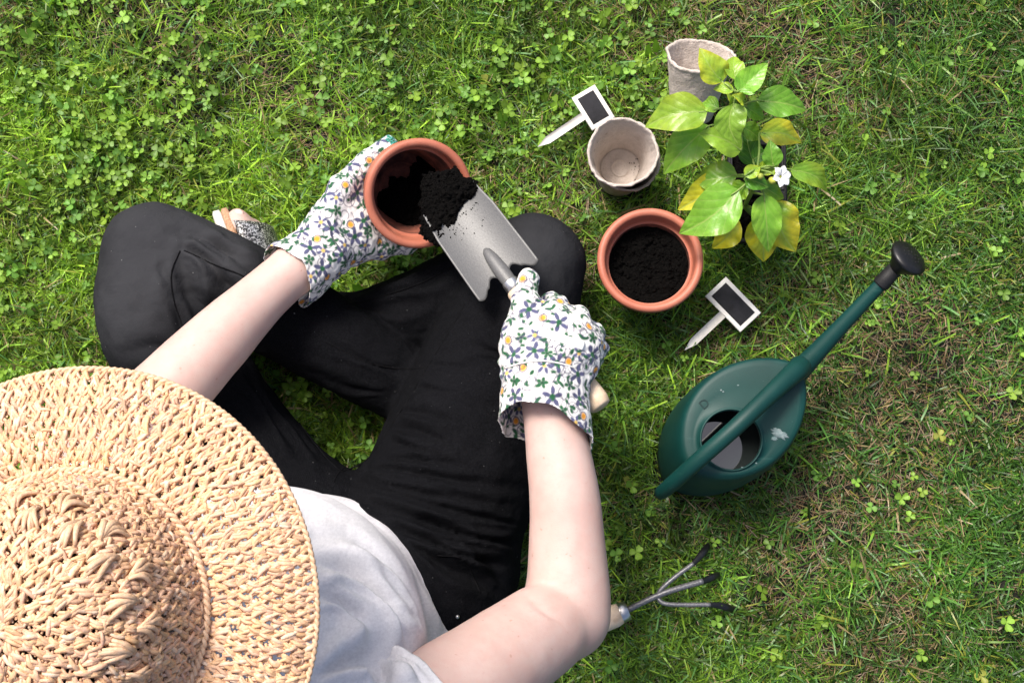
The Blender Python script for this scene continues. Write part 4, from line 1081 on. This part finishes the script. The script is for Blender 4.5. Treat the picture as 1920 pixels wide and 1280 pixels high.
blot(1462, 813, .011, .005, R(-25), 3, 'scuff_mark', MAT['scuff'], canbody, TZ + .0009)
blot(1452, 822, .004, .0025, R(10), 5, 'scuff_mark', MAT['scuff'], canbody, TZ + .0009)
for px, py in ((1384, 722), (1356, 734), (1352, 731), (1418, 868), (1392, 876)): blot(px, py, .0013, .0009, 0, px, 'scuff_mark', MAT['scuff'], canbody, TZ + .0009)

# ------------------------------------------------------------------ hand cultivator
cul = empty('hand_cultivator', tuple(Pn(1170, 1146, .02)), 'three-pronged hand cultivator with wooden handle lying by the elbow', 'cultivator')
ha, hb = Pn(1006, 1216, .032), Pn(1164, 1149, .034); Mc = axis_matrix(ha, hb); LH = np.linalg.norm(hb - ha)
V, F = lathe([(0, 0), (.010, 0), (.0135, .004), (.0150, .012), (.0138, .03), (.0122, LH * .6), (.0150, LH - .03), (.0150, LH - .008), (.0130, LH), (0, LH)], 40, Mc); mesh_np('handle', V, F, MAT['wood'], cul)
V, F = lathe([(0, LH - .002), (.0128, LH - .002), (.0132, LH), (.0128, LH + .010), (.0115, LH + .0105), (0, LH + .0105)], 40, Mc); mesh_np('ferrule', V, F, MAT['bright_metal'], cul)
def tine(pts, r0, tip):
    V, F = tube(pts, [r0] * len(pts), 40, 10); t = mesh_np('tine', V, F, MAT['tine'], cul)
    V, F = tube(tip, [r0 * .98, .0044, .0050, .0036], 18, 12, .6); mesh_np('tine_tip', V, F, MAT['black'], t)
tine([Pn(1164, 1149, .034), Pn(1240, 1113, .040), Pn(1318, 1089, .034)], .0040, [Pn(1314, 1090, .035), Pn(1326, 1086, .028), Pn(1337, 1081, .022), Pn(1348, 1077, .012)])
tine([Pn(1232, 1120, .038), Pn(1238, 1106, .040), Pn(1262, 1084, .040), Pn(1300, 1056, .036)], .0030, [Pn(1298, 1058, .036), Pn(1310, 1045, .030), Pn(1320, 1033, .024), Pn(1329, 1020, .012)])
tine([Pn(1232, 1120, .038), Pn(1244, 1130, .040), Pn(1270, 1133, .040), Pn(1332, 1133, .036)], .0030, [Pn(1328, 1133, .036), Pn(1346, 1134, .030), Pn(1362, 1138, .024), Pn(1377, 1142, .012)])

# ------------------------------------------------------------------ pepper plants in a cell tray
print('plants')
TRZ = .052
tx0, tx1 = Pn(1372, 360, TRZ)[0], Pn(1470, 360, TRZ)[0]; ty1, ty0 = Pn(1420, 268, TRZ)[1], Pn(1420, 448, TRZ)[1]
tray = empty('seedling_tray', ((tx0 + tx1) / 2, (ty0 + ty1) / 2, 0), 'small black plastic seedling tray holding the pepper plants', 'tray')
def cell(x0, x1, y0, y1, name):
    w = .0015; lv = []
    cx, cy = (x0 + x1) / 2, (y0 + y1) / 2; hx, hy = (x1 - x0) / 2, (y1 - y0) / 2
    for z, k, out in ((.004, .78, 0), (TRZ - .002, .97, 0), (TRZ - .002, 1.0, .004), (TRZ, 1.0, .004), (TRZ, .97, -.001), (TRZ - .004, .95, -.001), (.007, .76, 0)):
        for a, b_ in ((-1, -1), (1, -1), (1, 1), (-1, 1)): lv.append((cx + a * (hx * k + (out if out > 0 else out) * .5), cy + b_ * (hy * k + out * .5), z))
    m = len(lv) // 4
    F = [[i * 4 + j, i * 4 + (j + 1) % 4, (i + 1) * 4 + (j + 1) % 4, (i + 1) * 4 + j] for i in range(m - 1) for j in range(4)] + [[3, 2, 1, 0], [(m - 1) * 4 + q for q in range(4)]]
    return mesh_np(name, np.array(lv), np.array(F), MAT['black_dull'], tray, smooth=False)
ym = (ty0 + ty1) / 2
cell(tx0, tx1, ty0, ym - .002, 'cell'); cell(tx0, tx1, ym + .002, ty1, 'cell')
V = []; 
bx = [(tx0 - .004, ty0 - .004), (tx1 + .004, ty0 - .004), (tx1 + .004, ty1 + .004), (tx0 - .004, ty1 + .004)]
bi = [(tx0 - .001, ty0 - .001), (tx1 + .001, ty0 - .001), (tx1 + .001, ty1 + .001), (tx0 - .001, ty1 + .001)]
V = [(x, y, z) for z, b_ in ((TRZ - .012, bx), (TRZ + .0005, bx), (TRZ + .0005, bi), (TRZ - .012, bi)) for x, y in b_]
F = [[i * 4 + j, i * 4 + (j + 1) % 4, (i + 1) % 4 * 4 + (j + 1) % 4, (i + 1) % 4 * 4 + j] for i in range(4) for j in range(4)]
mesh_np('tray_edge', np.array(V), np.array(F), MAT['black_dull'], tray, smooth=False)
for nm, y0, y1, lab, sd in (('lower', ty0, ym - .002, 'dark soil in the tray cell under the flowering pepper plant', 4), ('upper', ym + .002, ty1, 'dark soil in the tray cell under the taller pepper plant', 7)):
    g_ = 26; xs = np.linspace(tx0 + .002, tx1 - .002, g_); ys = np.linspace(y0 + .002, y1 - .002, g_); X, Y = np.meshgrid(xs, ys, indexing='ij')
    q = np.stack([X, Y, 0 * X + .041], -1).reshape(-1, 3); q[:, 2] += .003 * fbm(q[:, :2], 120, 3, sd)
    i, j = np.meshgrid(np.arange(g_ - 1), np.arange(g_ - 1), indexing='ij'); F = np.stack([i * g_ + j, (i + 1) * g_ + j, (i + 1) * g_ + j + 1, i * g_ + j + 1], -1).reshape(-1, 4)
    cen = q[rng.choice(len(q), 160)]; cV, cF = crumbs(cen + [0, 0, .001], rng.gamma(2, .0007, 160) + .0006, sd)
    V, Fs = join([(q, F), (cV, cF)]); o = mesh_np('potting_soil', V, Fs, MAT['soil']); tag(o, lab, 'soil', kind='stuff')
GREEN = np.array([.155, .36, .034]); LGREEN = np.array([.27, .48, .045]); DGREEN = np.array([.07, .20, .022]); YELLOW = np.array([.60, .55, .03]); OLIVE = np.array([.38, .44, .04])
def leaf(plant, b, t, w, z0, z1, c, yel=0.0, cup=.2, droop=.25, node=None, seed=0, roll=0.0):
    """b,t pixels of blade base and tip at heights z0,z1; w width in pixels; yel amount of yellow margin"""
    A, B = Pn(*b, z0), Pn(*t, z1); d = B - A; L = np.linalg.norm(d); d /= L
    W = 1.15 * w / FPX * (CAMH - (z0 + z1) / 2) / 2
    s_ = np.cross(d, [0, 0, 1]); s_ /= np.linalg.norm(s_); u = np.cross(s_, d)
    s_, u = s_ * math.cos(roll) + u * math.sin(roll), u * math.cos(roll) - s_ * math.sin(roll)
    nu, nv = 22, 13; r_ = np.random.default_rng(seed + 100)
    U, Vv = np.meshgrid(np.linspace(0, 1, nu), np.linspace(-1, 1, nv), indexing='ij')
    prof = np.sin(np.pi * np.clip(U, 0, 1) ** .72) ** .85 * (1 - .28 * U) * 1.16
    prof = np.maximum(prof, 0) * (1 - .0 * U); prof[-1] = 0.0; prof[0] = .03
    curve = r_.normal(0, .06)
    lat = Vv * W * prof + curve * L * np.sin(np.pi * U)
    up = L * droop * (np.sin(np.pi * U) * .55) + W * cup * np.abs(Vv) ** 1.4 * prof
    wav = W * .10 * np.sin(U * 13 + r_.uniform(0, 6)) * np.abs(Vv) ** 2 * np.sign(Vv + .001) * prof + W * .07 * np.sin(U * 21 + 2) * np.abs(Vv) ** 1.5 * prof
    quilt = -W * .05 * np.abs(np.sin(np.pi * (U * 5.5 - np.abs(Vv) ** .75 * 2.1))) ** .5 * prof * np.sign(1)
    up = up + wav + quilt - W * .05 * np.exp(-(Vv / .08) ** 2)
    X = A + d * (U * L)[..., None] + s_ * lat[..., None] + u * up[..., None]
    q = np.stack([U * 3, Vv * 1.5], -1); nz = vnoise(q + seed * 3.1, 1.6, seed)
    ymask = np.clip(yel * 1.6 * (np.abs(Vv) ** 1.5 * .9 + .5 * U + .5 * nz) , 0, 1)
    if yel >= 1: ymask = np.clip(.75 + .35 * nz, 0, 1)
    col = c * (1 - ymask[..., None]) + YELLOW * ymask[..., None]
    col = col * (1 + .06 * vnoise(q * 2 + 9, 2.0, seed + 2))[..., None]
    i, j = np.meshgrid(np.arange(nu - 1), np.arange(nv - 1), indexing='ij'); F = np.stack([i * nv + j, i * nv + j + 1, (i + 1) * nv + j + 1, (i + 1) * nv + j], -1).reshape(-1, 4)
    uv = np.stack([Vv * .5 * np.clip(prof, .05, 1) + .5, U], -1).reshape(-1, 2)
    o = mesh_np('leaf', X.reshape(-1, 3), F, MAT['pepper'], plant, col=col.reshape(-1, 3), uv=uv)
    if node is not None:
        N0 = np.asarray(node); V, F = tube([N0, (N0 + A) / 2 + [0, 0, .008], A, A + d * L * .12 + u * L * droop * .18], [.0017, .0014, .0012, .0007], 16, 8); mesh_np('petiole', V, F, MAT['stem'], o)
    return o
# taller plant in the upper cell
upB = np.array([(tx0 + tx1) / 2 - .003, (ym + ty1) / 2 - .01, .038]); upS = [upB, upB * .6 + Pn(1388, 262, .14) * .4 + [.004, 0, 0], Pn(1388, 240, .17), Pn(1381, 205, .225), Pn(1378, 180, .262)]
pl1 = empty('pepper_plant', tuple(upB), 'taller leafy pepper plant with broad green leaves beside beige peat pot', 'plant')
V, F = tube(upS, [.0034, .0030, .0026, .0022, .0014], 40, 10); mesh_np('stem', V, F, MAT['stem'], pl1)
n_top, n_hi, n_mid, n_lo = upS[4], upS[3], upS[2], upS[1]
for k_, a in enumerate([
    ((1354, 154), (1311, 90), 50, .270, .285, LGREEN, .35, .25, .25, n_top), ((1379, 150), (1376, 106), 34, .275, .265, LGREEN, .1, .3, .3, n_top),
    ((1381, 172), (1440, 118), 42, .272, .280, GREEN * 1.35, .05, .3, .2, n_top), ((1384, 172), (1408, 150), 40, .278, .270, GREEN * 1.2, .0, .3, .3, n_top),
    ((1376, 170), (1337, 168), 20, .272, .262, LGREEN, .2, .3, .3, n_top), ((1420, 189), (1512, 207), 52, .245, .225, GREEN, .0, .25, .25, n_hi),
    ((1326, 209), (1209, 239), 66, .225, .200, LGREEN * .85, .12, .22, .25, n_hi), ((1330, 236), (1244, 327), 62, .185, .150, GREEN * 1.15, .08, .2, .25, n_mid),
    ((1376, 194), (1384, 270), 54, .268, .250, LGREEN * .8, .0, .25, .2, n_top), ((1390, 281), (1309, 250), 52, .195, .205, LGREEN * .95, .05, .25, .2, n_mid),
    ((1398, 200), (1432, 224), 30, .240, .225, GREEN, .05, .3, .2, n_hi), ((1392, 238), (1424, 262), 32, .180, .160, GREEN * .8, .05, .25, .2, n_mid), ((1372, 236), (1344, 262), 34, .190, .165, GREEN * .8, .05, .25, .2, n_mid),
    ((1348, 204), (1312, 199), 28, .230, .215, GREEN * 1.3, .1, .3, .2, n_hi), ((1395, 190), (1372, 178), 22, .268, .285, LGREEN, .3, .3, .3, n_top), ((1372, 196), (1362, 176), 16, .262, .278, LGREEN * .9, .2, .3, .3, n_top)]):
    leaf(pl1, *a[:9], node=a[9], seed=k_)
# flowering plant in the lower cell
loB = np.array([(tx0 + tx1) / 2 - .006, (ym + ty0) / 2 + .004, .038]); loS = [loB, Pn(1398, 385, .09), Pn(1409, 360, .135), Pn(1414, 336, .175), Pn(1420, 318, .205)]
pl2 = empty('pepper_plant', tuple(loB), 'shorter pepper plant with yellowing leaves and a white flower', 'plant')
V, F = tube(loS, [.0036, .0033, .0028, .0022, .0014], 40, 10); mesh_np('stem', V, F, MAT['stem'], pl2)
m0, m1, m2, m3 = loS[1], loS[2], loS[3], loS[4]
for k_, a in enumerate([
    ((1424, 250), (1503, 268), 46, .185, .165, LGREEN, .55, .25, .25, m3), ((1416, 312), (1399, 240), 42, .150, .155, DGREEN, .0, .2, .2, m2),
    ((1450, 312), (1443, 262), 34, .205, .215, GREEN, .0, .3, .2, m3), ((1382, 328), (1302, 337), 54, .165, .140, GREEN * .95, .12, .2, .25, m2),
    ((1366, 333), (1270, 394), 52, .150, .125, OLIVE, 1.0, .35, .2, m2), ((1385, 356), (1273, 438), 76, .190, .160, GREEN * 1.2, .04, .16, .22, m2),
    ((1396, 336), (1441, 352), 32, .205, .198, DGREEN * 1.2, .0, .3, .2, m3), ((1482, 318), (1550, 361), 38, .185, .150, GREEN, .14, .3, .3, m3),
    ((1432, 364), (1441, 473), 50, .185, .145, GREEN * 1.25, .06, .2, .2, m2), ((1450, 378), (1492, 472), 66, .140, .110, LGREEN, .75, .25, .2, m1),
    ((1428, 404), (1432, 491), 60, .125, .095, LGREEN, .9, .25, .2, m0), ((1380, 405), (1335, 466), 44, .105, .075, OLIVE * 1.1, .9, .3, .2, m0),
    ((1400, 345), (1376, 366), 34, .190, .170, GREEN, .1, .3, .2, m2), ((1420, 322), (1462, 300), 26, .200, .195, LGREEN, .2, .3, .2, m3), ((1424, 345), (1470, 372), 30, .175, .150, GREEN * .9, .1, .25, .2, m2),
    ((1396, 330), (1426, 312), 24, .215, .212, LGREEN, .2, .3, .2, m3), ((1412, 300), (1438, 282), 26, .175, .180, DGREEN * 1.2, .0, .3, .2, m2)]):
    leaf(pl2, *a[:9], node=a[9], seed=k_ + 40)
fc = Pn(1460, 332, .215); fd = np.array([.45, -.1, .85]); fd /= np.linalg.norm(fd)
Mf = axis_matrix(fc, fc + fd)
V, F = tube([m3, (m3 + fc) / 2 + [0, 0, .006], fc], [.0012, .0011, .0016], 14, 8); fl = mesh_np('flower_stalk', V, F, MAT['stem'], pl2)
V, F = lathe([(0, -.006), (.004, -.005), (.0062, -.001), (.0058, .002), (0, .003)], 24, Mf); mesh_np('calyx', V, F, MAT['bud'], pl2)
for k_ in range(6):
    a0 = k_ * math.pi / 3; nu, nv = 8, 5; U, Vv = np.meshgrid(np.linspace(0, 1, nu), np.linspace(-1, 1, nv), indexing='ij')
    wv = .0052 * np.sin(np.pi * np.clip(.12 + .86 * U, 0, 1)) ; rr_ = .002 + .0120 * U; zz = .003 + .010 * U - .008 * U ** 2 + .0012 * np.abs(Vv)
    X = np.stack([rr_ * math.cos(a0) - Vv * wv * math.sin(a0), rr_ * math.sin(a0) + Vv * wv * math.cos(a0), zz], -1).reshape(-1, 3)
    i, j = np.meshgrid(np.arange(nu - 1), np.arange(nv - 1), indexing='ij'); F = np.stack([i * nv + j, i * nv + j + 1, (i + 1) * nv + j + 1, (i + 1) * nv + j], -1).reshape(-1, 4)
    solidify(mesh_np('petal', xf(Mf, X), F, MAT['petal'], pl2), .0004)
bq = Pn(1448, 338, .21); V, F = lathe([(0, -.005), (.003, -.004), (.0046, 0), (.004, .004), (0, .006)], 20, axis_matrix(bq, bq + np.array([.4, -.5, .6]))); mesh_np('bud', V, F, MAT['bud'], pl2)
bq = Pn(1426, 331, .215); V, F = lathe([(0, -.004), (.0025, -.003), (.0036, 0), (.003, .003), (0, .005)], 20, axis_matrix(bq, bq + np.array([.1, .3, .8]))); mesh_np('bud', V, F, MAT['bud'], pl2)

# ------------------------------------------------------------------ the lawn: blades, dry thatch, clover
print('lawn')
discs = [(np.array([GP.x, GP.y]), .049), (np.array([PP.x, PP.y]), .032), (np.array([PT.x, PT.y]), .033)]
def blocked(X, Z):
    """roots under the pots, the can, the tray or the seated figure"""
    b_ = np.zeros(len(X), bool)
    for c_, r_ in discs: b_ |= ((X - c_) ** 2).sum(1) < r_ ** 2
    q = X - CAN_BASE[0]; b_ |= ((q @ CAN_BASE[1] + .022) / (CAN_BASE[3])) ** 2 + ((q @ CAN_BASE[2]) / CAN_BASE[4]) ** 2 < 1
    b_ |= (X[:, 0] > tx0 + .004) & (X[:, 0] < tx1 - .004) & (X[:, 1] > ty0 + .004) & (X[:, 1] < ty1 - .004)
    for c_, ex_, ey_, w_, h_ in LABEL_SLABS:
        q = X - c_[:2]; b_ |= (np.abs(q @ ex_[:2]) < w_ / 2 + .002) & (np.abs(q @ ey_[:2]) < h_ / 2 + .002) & (Z > c_[2] - .010)
    m = (X[:, 0] > -.75) & (X[:, 0] < .1) & (X[:, 1] > -.35) & (X[:, 1] < .5); i = np.where(m & ~b_)[0]
    if len(i):
        Y = np.concatenate([X[i], Z[i][:, None]], 1); d = jean.eval(Y); d = np.minimum(d, sh.eval(Y)); b_[i[d < .002]] = True
    return b_
def patch(X, seed, f=3.0): return fbm(X + 11.3, f, 3, seed)
def lushness(X):
    """natural patchiness: more clover and fresher grass towards the far left, drier turf on the right"""
    return -.85 * X[:, 0] + .40 * X[:, 1] - .12
def dryness(X):
    """worn, straw-coloured spots in the turf, more of them on the open right side"""
    return np.clip((fbm(X + 4.7, 5.5, 4, 91) - .25 + .35 * np.clip(X[:, 0], -.3, .6)) * 2.2, 0, 1)
def blades(n, xr, yr, seed, lmin, lmax, wmin, wmax, lean, dead=0.0, flat=False, nseg=3, inner=None):
    r_ = np.random.default_rng(seed)
    X = np.stack([r_.uniform(*xr, n), r_.uniform(*yr, n)], -1)
    if inner is not None:
        m = (X[:, 0] > inner[0]) & (X[:, 0] < inner[1]) & (X[:, 1] > inner[2]) & (X[:, 1] < inner[3]); X = X[~m]
    dens = .62 + .5 * patch(X, 5, 9) + .35 * patch(X, 8, 3)
    dry = dryness(X)
    if flat: X = X[r_.uniform(0, 1, len(X)) < np.clip(.22 + 1.1 * dry, 0, 1)]
    else: X = X[r_.uniform(0, 1, len(X)) < np.clip(dens + .30, .3, 1) * (1 - .55 * dry)]
    n = len(X)
    X = X[~blocked(X, np.full(n, .015))]; n = len(X)
    az = r_.uniform(0, 2 * np.pi, n) ; az += .9 * np.clip(patch(X, 21, 5), -1, 1)
    L = r_.uniform(lmin, lmax, n) * (1 + .35 * np.clip(patch(X, 31, 4), -1, 1)); W = r_.uniform(wmin, wmax, n)
    a0 = r_.uniform(*lean, n); az = az + r_.normal(0, .3, n)                     # lean from vertical at the root
    bend = r_.normal(.7, .6, n)
    hd = np.stack([np.cos(az), np.sin(az), np.zeros(n)], -1); sd = np.stack([-np.sin(az), np.cos(az), np.zeros(n)], -1)
    tw = r_.normal(0, .5, n)
    P0 = np.concatenate([X, np.full((n, 1), .0)], 1)
    if flat: P0[:, 2] = r_.uniform(.001, .010, n)
    V = np.zeros((n, nseg * 2 + 2, 3)); pos = P0.copy(); ang = a0.copy()
    mown = r_.random(n) < .5
    for k in range(nseg + 1):
        t = k / nseg; wk = W * np.where(mown, (1.0 - .45 * t), (1 - t ** 1.6 * .93)) * (.75 if k == 0 else 1)
        up = np.stack([np.cos(ang) * -hd[:, 0], np.cos(ang) * -hd[:, 1], np.sin(ang)], -1)
        sv = sd * np.cos(tw)[:, None] + up * np.sin(tw)[:, None]
        V[:, 2 * k] = pos - sv * wk[:, None] / 2; V[:, 2 * k + 1] = pos + sv * wk[:, None] / 2
        step = L / nseg; ang = np.clip(ang + bend / nseg, 0, 1.85)
        pos = pos + (hd * np.sin(ang)[:, None] + np.array([0, 0, 1]) * np.cos(ang)[:, None]) * step[:, None]
        pos[:, 2] = np.maximum(pos[:, 2], .002)
    tip = V[:, -1]; bad = blocked(tip[:, :2], np.maximum(tip[:, 2], .004)); midp = V[:, nseg | 1]; bad |= blocked(midp[:, :2], np.maximum(midp[:, 2], .004))
    V = V[~bad]; X = X[~bad]; n = len(V)
    base = (np.arange(n) * (nseg * 2 + 2))[:, None, None]
    q = np.array([[2 * k, 2 * k + 1, 2 * k + 3, 2 * k + 2] for k in range(nseg)])[None]
    F = (q + base).reshape(-1, 4)
    lush = lushness(X) + .35 * patch(X, 51, 3.5)
    if dead >= 1:
        c = np.array([.30, .225, .13]) * r_.uniform(.45, 1.25, (n, 1)); c[:, 2] *= r_.uniform(.7, 1.3, n)
        g_ = r_.random(n) < .3; c[g_] = np.array([.17, .10, .05]) * r_.uniform(.5, 1.2, (g_.sum(), 1))
    else:
        f = np.clip(.42 + .62 * lush + r_.normal(0, .26, n), 0, 1)[:, None]
        c = np.array([.058, .160, .021]) * (1 - f) + np.array([.25, .40, .036]) * f
        c *= np.clip(1 + .55 * patch(X, 81, 16), .45, 1.6)[:, None]
        c *= np.clip(r_.gamma(5, .19, (n, 1)), .28, 1.75)
        blue = r_.random(n) < .13; c[blue] = np.array([.11, .25, .070]) * r_.uniform(.7, 1.4, (blue.sum(), 1))
        y = r_.random(n) < .035 + .05 * np.clip(-lush, 0, 1); c[y] = np.array([.30, .33, .05]) * r_.uniform(.6, 1.2, (y.sum(), 1))
        dd = r_.random(n) < dead + .22 * np.clip(-patch(X, 61, 4) - .25, 0, 1); c[dd] = np.array([.36, .27, .14]) * r_.uniform(.6, 1.2, (dd.sum(), 1))
    c = np.repeat(c[:, None, :], nseg * 2 + 2, 1)
    if dead < 1:
        c[:, :2] *= np.array([1.1, .9, .9]); c[:, -2:] = c[:, -2:] * .85 + np.array([.30, .36, .16]) * .15
    return V.reshape(-1, 3), F, c.reshape(-1, 3)
FR = (-.98, .82, -.42, 1.02)
def lawn(name, label, cat, mat, sets):
    Vs, Fs, Cs, n = [], [], [], 0
    for V, F, c in sets: Vs.append(V); Fs.append(F + n); Cs.append(c); n += len(V)
    o = mesh_np(name, np.concatenate(Vs), np.concatenate(Fs), mat, col=np.concatenate(Cs), smooth=True); tag(o, label, cat, kind='stuff'); return o
dn_a = (FR[1] - FR[0]) * (FR[3] - FR[2])
lawn('lawn_grass', 'short mown green grass covering the whole ground', 'grass', MAT['grass'], [
    blades(200000, FR[:2], FR[2:], 1, .016, .040, .0011, .0024, (.05, 1.25), .015),
    blades(70000, FR[:2], FR[2:], 6, .009, .022, .0014, .0028, (.1, 1.2), .02, nseg=2),
    blades(34000, FR[:2], FR[2:], 2, .030, .054, .0020, .0040, (.4, 1.3), .015, nseg=4),
    blades(60000, (-2.3, 2.2), (-1.8, 2.5), 3, .025, .05, .004, .008, (.3, 1.3), .05, nseg=2, inner=FR)])
lawn('dry_thatch', 'dry straw-coloured thatch between the grass blades', 'thatch', MAT['thatch'], [blades(85000, FR[:2], FR[2:], 4, .010, .034, .0006, .0014, (1.35, 1.62), 1.0, flat=True, nseg=3)])
# clover
def clover(n, xr, yr, seed):
    r_ = np.random.default_rng(seed); X = np.stack([r_.uniform(*xr, n), r_.uniform(*yr, n)], -1)
    pr = np.clip(.10 + .85 * (lushness(X) - .02) + .42 * patch(X, 71, 4.5), .035, 1); X = X[r_.random(n) < pr]
    Z = r_.uniform(.008, .030, len(X)); ok = ~blocked(X, Z); X, Z = X[ok], Z[ok]
    ok = ~blocked(X + .008, Z) & ~blocked(X - .008, Z); X, Z = X[ok], Z[ok]; n = len(X)
    # leaflet outline: obcordate, folded along the midrib
    t = np.linspace(0, np.pi, 7); ol = []
    for q in (-1, 1):
        pass
    rim = [(0, 0), (.30, .34), (.66, .50), (.93, .38), (1.0, .16), (.93, 0)]
    pts = np.array([(x, y) for x, y in rim] + [(x, -y) for x, y in rim[1:-1]] + [(.5, 0)])      # 0..5, 6..9, 10 mid
    tri = np.array([(0, 10, 1), (1, 10, 2), (2, 10, 3), (3, 10, 4), (4, 10, 5), (0, 6, 10), (6, 7, 10), (7, 8, 10), (8, 9, 10), (9, 5, 10)])[:, ::-1]
    sz = r_.uniform(.0048, .0105, n); az = r_.uniform(0, 6.28, n)
    nrm_az = r_.uniform(0, 6.28, n); til = np.minimum(np.abs(r_.normal(0, .55, n)), 1.2)
    Vs, Cs, Fs = [], [], []; off = 0
    col = np.array([.14, .33, .045])[None] * (1 - r_.random((n, 1)) * .5) + r_.random((n, 1)) * np.array([.13, .15, .0])
    yl = r_.random(n) < .008; col[yl] = (.30, .32, .05)
    for k in range(3):
        a = az + k * 2 * np.pi / 3 + r_.normal(0, .12, n); fold = r_.uniform(.05, .9, n); rise = r_.normal(.1, .4, n)
        s_ = sz * r_.uniform(.85, 1.1, n)
        lx = pts[None, :, 0] * s_[:, None]; ly = pts[None, :, 1] * s_[:, None] * 1.02
        lz = np.abs(ly) * fold[:, None] + lx * rise[:, None] - .12 * s_[:, None] * pts[None, :, 0] ** 2
        x = lx * np.cos(a)[:, None] - ly * np.sin(a)[:, None]; y = lx * np.sin(a)[:, None] + ly * np.cos(a)[:, None]
        # tilt the whole leaf
        ca, sa_ = np.cos(nrm_az)[:, None], np.sin(nrm_az)[:, None]; p_ = x * ca + y * sa_; z2 = lz + p_ * np.tan(til)[:, None]
        V = np.stack([x + X[:, :1], y + X[:, 1:], z2 + Z[:, None]], -1)
        V[..., 2] = np.maximum(V[..., 2], .003)
        Vs.append(V.reshape(-1, 3)); cc = np.repeat((col * r_.uniform(.88, 1.12, (n, 1)))[:, None, :], 11, 1); cc[:, 10] = cc[:, 10] * 1.0 + np.array([.05, .06, .03]); Cs.append(cc.reshape(-1, 3))
        Fs.append((tri[None] + (np.arange(n) * 11)[:, None, None] + off).reshape(-1, 3)); off += n * 11
    # leaf stalks
    st = np.stack([np.concatenate([X + r_.normal(0, .006, (n, 2)), np.full((n, 1), .001)], 1), np.concatenate([X, Z[:, None] * .6], 1), np.concatenate([X, Z[:, None]], 1)], 1)
    sV, sF = tubes(st, np.full((n, 3), .0005), 3, caps=False, ref=np.tile([[.9, .3, .1]], (n, 1)))
    Vs.append(sV); Cs.append(np.tile([[.12, .20, .05]], (len(sV), 1)))
    o = mesh_np('clover', np.concatenate(Vs), [sF[0] + off, np.concatenate(Fs)], MAT['clover'], col=np.concatenate(Cs), smooth=False)
    tag(o, 'low white clover leaves growing through the lawn', 'clover', kind='stuff'); print('clover leaves', n)
clover(30000, (-1.3, 1.1), (-.6, 1.2), 9)
print('done', sum(len(o.data.loop_triangles) if False else len(o.data.polygons) for o in bpy.data.objects if o.type == 'MESH'))
